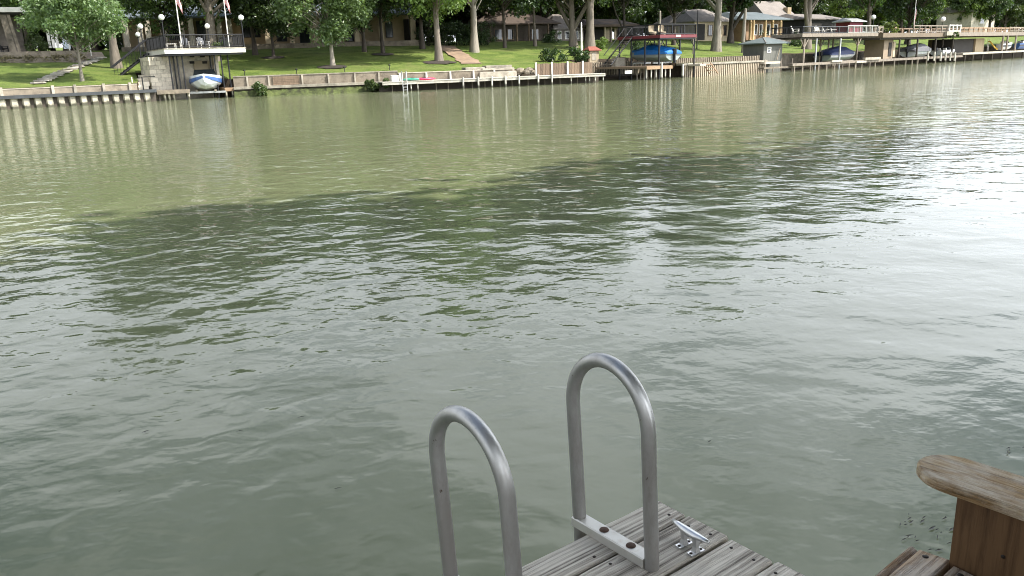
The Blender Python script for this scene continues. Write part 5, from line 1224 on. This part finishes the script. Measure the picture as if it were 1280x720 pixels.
for i in range(17):
    f = i/16; q = G(48 + (126-48)*f, 104.5 - (104.5-73)*f**.9); me = MB()
    nn = 7; me.loft([[(math.cos(6.283*k/nn)*rr*rs_.uniform(.8, 1.15), math.sin(6.283*k/nn)*rr*.8*rs_.uniform(.8, 1.1), z) for k in range(nn)] for rr, z in ((.75, -.02), (.72, .08), (.6, .1))], smooth=False)
    o = me.build('flagstone', M_STONEP, sp); o.location = q - o0 + Vector((0, 0, .04)); o.rotation_euler = (0, 0, rs_.uniform(0, 6))
gs_ = thing('garden_steps', 'short flight of grey timber garden steps below the pavilion', 'steps', tuple(G(115, 72)), R(30))
for i in range(5): MB().box((-1.1, -1.2+i*.5, -.2+i*.12), (1.1, -.72+i*.5, .08+i*.12), .01).build('tread', M_TIMBG, gs_)
for lab, px, py, r_ in (('dark mulch ring under the small dark tree', 342, 72.5, 1.3), ('dark mulch ring under the round leafy tree', 416, 84, 1.5), ('dark mulch ring under the slim dark trunked tree', 479, 68.5, 1.3), ('dark mulch ring under the leafy shade tree above the boardwalk', 549, 78.5, 1.7)):
    q = G(px, py); V = [(q.x, q.y, q.z+.14)]; F = []; nn = 18
    for k in range(nn):
        a_ = 6.283*k/nn; rr = r_*random.uniform(.85, 1.1); x_, y_ = q.x+math.cos(a_)*rr, q.y+math.sin(a_)*rr; V.append((x_, y_, lawn_z(bank_t(x_, y_))+.07))
    F = [(0, 1+k, 1+(k+1) % nn) for k in range(nn)]
    tag(link_mesh('mulch_ring', np_mesh('mulch_ring', V, F, True), M_MULCH), lab, 'mulch ring', kind='structure')
def shrub(label, px, py, shape, leaf, seed, n_cl=24, name='shrub', size=.18, group=None):
    q = G(px, py); return foliage_obj(name, label, 'shrub', (q.x, q.y, q.z-.05), shape, leaf, n_cl, 60, size, seed, group)
shrub('low dark shrub beside the cream pump house', 693, 77, (1.3, .8, .75), L_DARK, 61)
shrub('dense dark shrub under the tall white pole', 722, 76, (1.1, .8, .7), L_DARK, 62)
shrub('bright yellow green shrub behind the cream pump house', 750, 62, (1.0, .8, .75), L_YEL, 63)
shrub('dark clipped bush before the grey roofed house', 690, 54, (1.1, .9, .9), L_DARK, 64)
shrub('dark shrub under the red deck stairs', 794, 70, (.6, .6, .9), L_DARK, 65)
shrub('dark round bush beside the porch of the orange tan house', 950, 52, (1.5, 1.1, 1.1), L_DARK, 66)
shrub('dark bush behind the grey boat shed', 995, 58, (1.2, .9, 1.2), L_DARK, 67)
for i, (px, py) in enumerate(((150, 56), (132, 60), (118, 62))): shrub('dark hedge bush behind the stout grey trunk', px, py, (1.6, 1.0, .9), L_DARK, 70+i, group='hedge bushes behind the grey trunk')
for i, px in enumerate((540, 556, 572, 588, 604)): shrub('dense dark laurel bush closing the back of the path', px, 57, (1.8, 1.0, 1.5), L_DARK, 80+i, 34, group='laurels behind the dirt path')
for i, px in enumerate((268, 282)): 
    q = F1.world(F1.X(px, 50, 6.5), 6.5, zd1 if False else F1.Z(255, 59.8, -.4)); foliage_obj('potted_plant', 'leafy potted plant at the back of the roof deck', 'plant', tuple(q), (.5, .5, .45), L_MID, 10, 50, .16, 90+i, 'potted plants on the roof deck')
# sago palm
q = G(716, 70); pm = thing('sago_palm', 'dark spiky sago palm beside the white pole', 'palm', tuple(q)); rs_ = random.Random(2)
MB().lathe([(.2, -.1), (.22, .4), (.15, .6)], (0, 0, 0), 10).build('trunk', M_BARKD, pm)
for i in range(22):
    a_ = i*2.4; el = rs_.uniform(.1, 1.2); L = rs_.uniform(1.2, 1.7); V = []; F = []
    for k in range(7):
        f = k/6; r_ = L*f*math.cos(el)+.05; z = .55 + L*f*math.sin(el) - .75*f*f*L*.7; w = .16*(1-f)+.03
        for s_ in (-1, 1): V.append((math.cos(a_)*r_ - math.sin(a_)*s_*w, math.sin(a_)*r_ + math.cos(a_)*s_*w, z - .05))
        V.append((math.cos(a_)*r_, math.sin(a_)*r_, z))
    for k in range(6): F += [(k*3, k*3+3, k*3+5, k*3+2), (k*3+2, k*3+5, k*3+4, k*3+1)]
    link_mesh('frond', np_mesh('frond', V, F), L_DARK, pm)
# poles, stumps and the small pump house
def pole(name, label, cat, px, pyb, pyt, w, mat_, rough=0):
    q = G(px, pyb); d = ray(px, pyt); k = q.y/d[1]; h = HW + d[2]*k - q.z; t = thing(name, label, cat, tuple(q)); rr = random.Random(px)
    path = [(rr.uniform(-rough, rough), rr.uniform(-rough, rough), -.3 + (h+.3)*i/6) for i in range(7)]
    MB().tube(path, [w*(1.25-.5*i/6) for i in range(7)], 9).build('shaft', mat_, t); MB().lathe([(w*.8, 0), (w*.6, .1), (.0001, .16)], (path[-1][0], path[-1][1], h), 9).build('top', mat_, t)
pole('white_pole', 'tall slim white pole beside the sago palm', 'pole', 727, 71, 29.5, .11, M_WHITE)
pole('dead_trunk', 'bleached bare dead trunk rising behind the wicker chairs', 'dead tree', 824, 66, 15, .17, M_BARKL, .08)
pole('dead_trunk', 'bare bleached trunk stub beside the grey boat shed', 'dead tree', 929, 66, 12, .24, M_BARKL, .10)
pole('lamp_pole', 'thin dark pole with pale top at the end of the red deck', 'pole', 871, 62, 14, .07, M_BLACK)
pole('young_sapling', 'thin staked sapling trunk on the lawn beside the blue tarpaulin boat', 'sapling', 866, 67.5, 50, .06, M_BARKL, .03)
PH = Fr(tuple(G(741, 76))[:2], 30); ph = thing('pump_house', 'small cream pump house with red tiled cap roof', 'pump house', (PH.o.x, PH.o.y, 0), PH.a)
zb, ze, zt_ = PH.Z(742, 78, 0), PH.Z(742, 63.5, 0), PH.Z(742, 58, .5)
xa, xb = PH.X(737, 70, 0), PH.X(748.5, 70, 0)
MB().box((xa, 0, zb-.3), (xb, .9, ze)).build('wall', M_CREAM, ph); gable_roof(MB(), xa, xb, 0, .9, ze, zt_, .22, .35, .08).build('roof', mat('tile_red', (.20, .06, .04), .8), ph)
PH.bx(MB(), 740, 745.5, 66, 75, -.04, -.003).build('door', M_CONCW, ph); MB().box((xa-.12, .02, zb-.3), (xa-.003, .9, ze-.02)).build('side_board', M_TIMB, ph)
for i, (px, py) in enumerate(((306, 95), (371, 93.5), (431, 91), (487, 88))):
    q = G(px, py-.5); t = thing('path_light', 'short dark path light on the edge of the retaining wall', 'lamp', (q.x, q.y, q.z), 0, 'path lights along the retaining wall')
    MB().tube([(0, 0, -.1), (0, 0, .4)], .035, 6).build('post', M_BLACK, t); MB().lathe([(.03, 0), (.14, .02), (.1, .1), (.0001, .14)], (0, 0, .4), 10).build('lamp_head', M_BLACK, t)

# --- rippled tree reflections put in as flat dark flecks beside the chair
rs = np.random.RandomState(14); V = []; F = []
for i in range(46):
    px, py = (rs.uniform(1120, 1190), rs.uniform(640, 716)) if i < 34 else (rs.uniform(1238, 1280), rs.uniform(556, 572)) if i < 39 else (rs.uniform(60, 1000), rs.uniform(440, 690))
    q = on_plane(px, py, .006); a = rs.uniform(-.5, .5) + .5; L = rs.uniform(.008, .03); w = L*rs.uniform(.12, .3); ca, sa = math.cos(a), math.sin(a); b0 = len(V)
    for (x_, y_, z_) in ((-L, 0, 0), (-L*.2, -w, .002), (L, w*.6, .003), (0, w, .004)): V.append((q[0]+x_*ca-y_*sa, q[1]+x_*sa+y_*ca, .006+z_))
    F.append((b0, b0+1, b0+2, b0+3))
tag(link_mesh('reflection_flecks', np_mesh('reflection_flecks', V, F), mat('reflection_dark', (.03, .028, .015), .5)), 'scattered dark flecks shaped as broken tree reflections on the river beside the chair', 'flecks', kind='stuff')
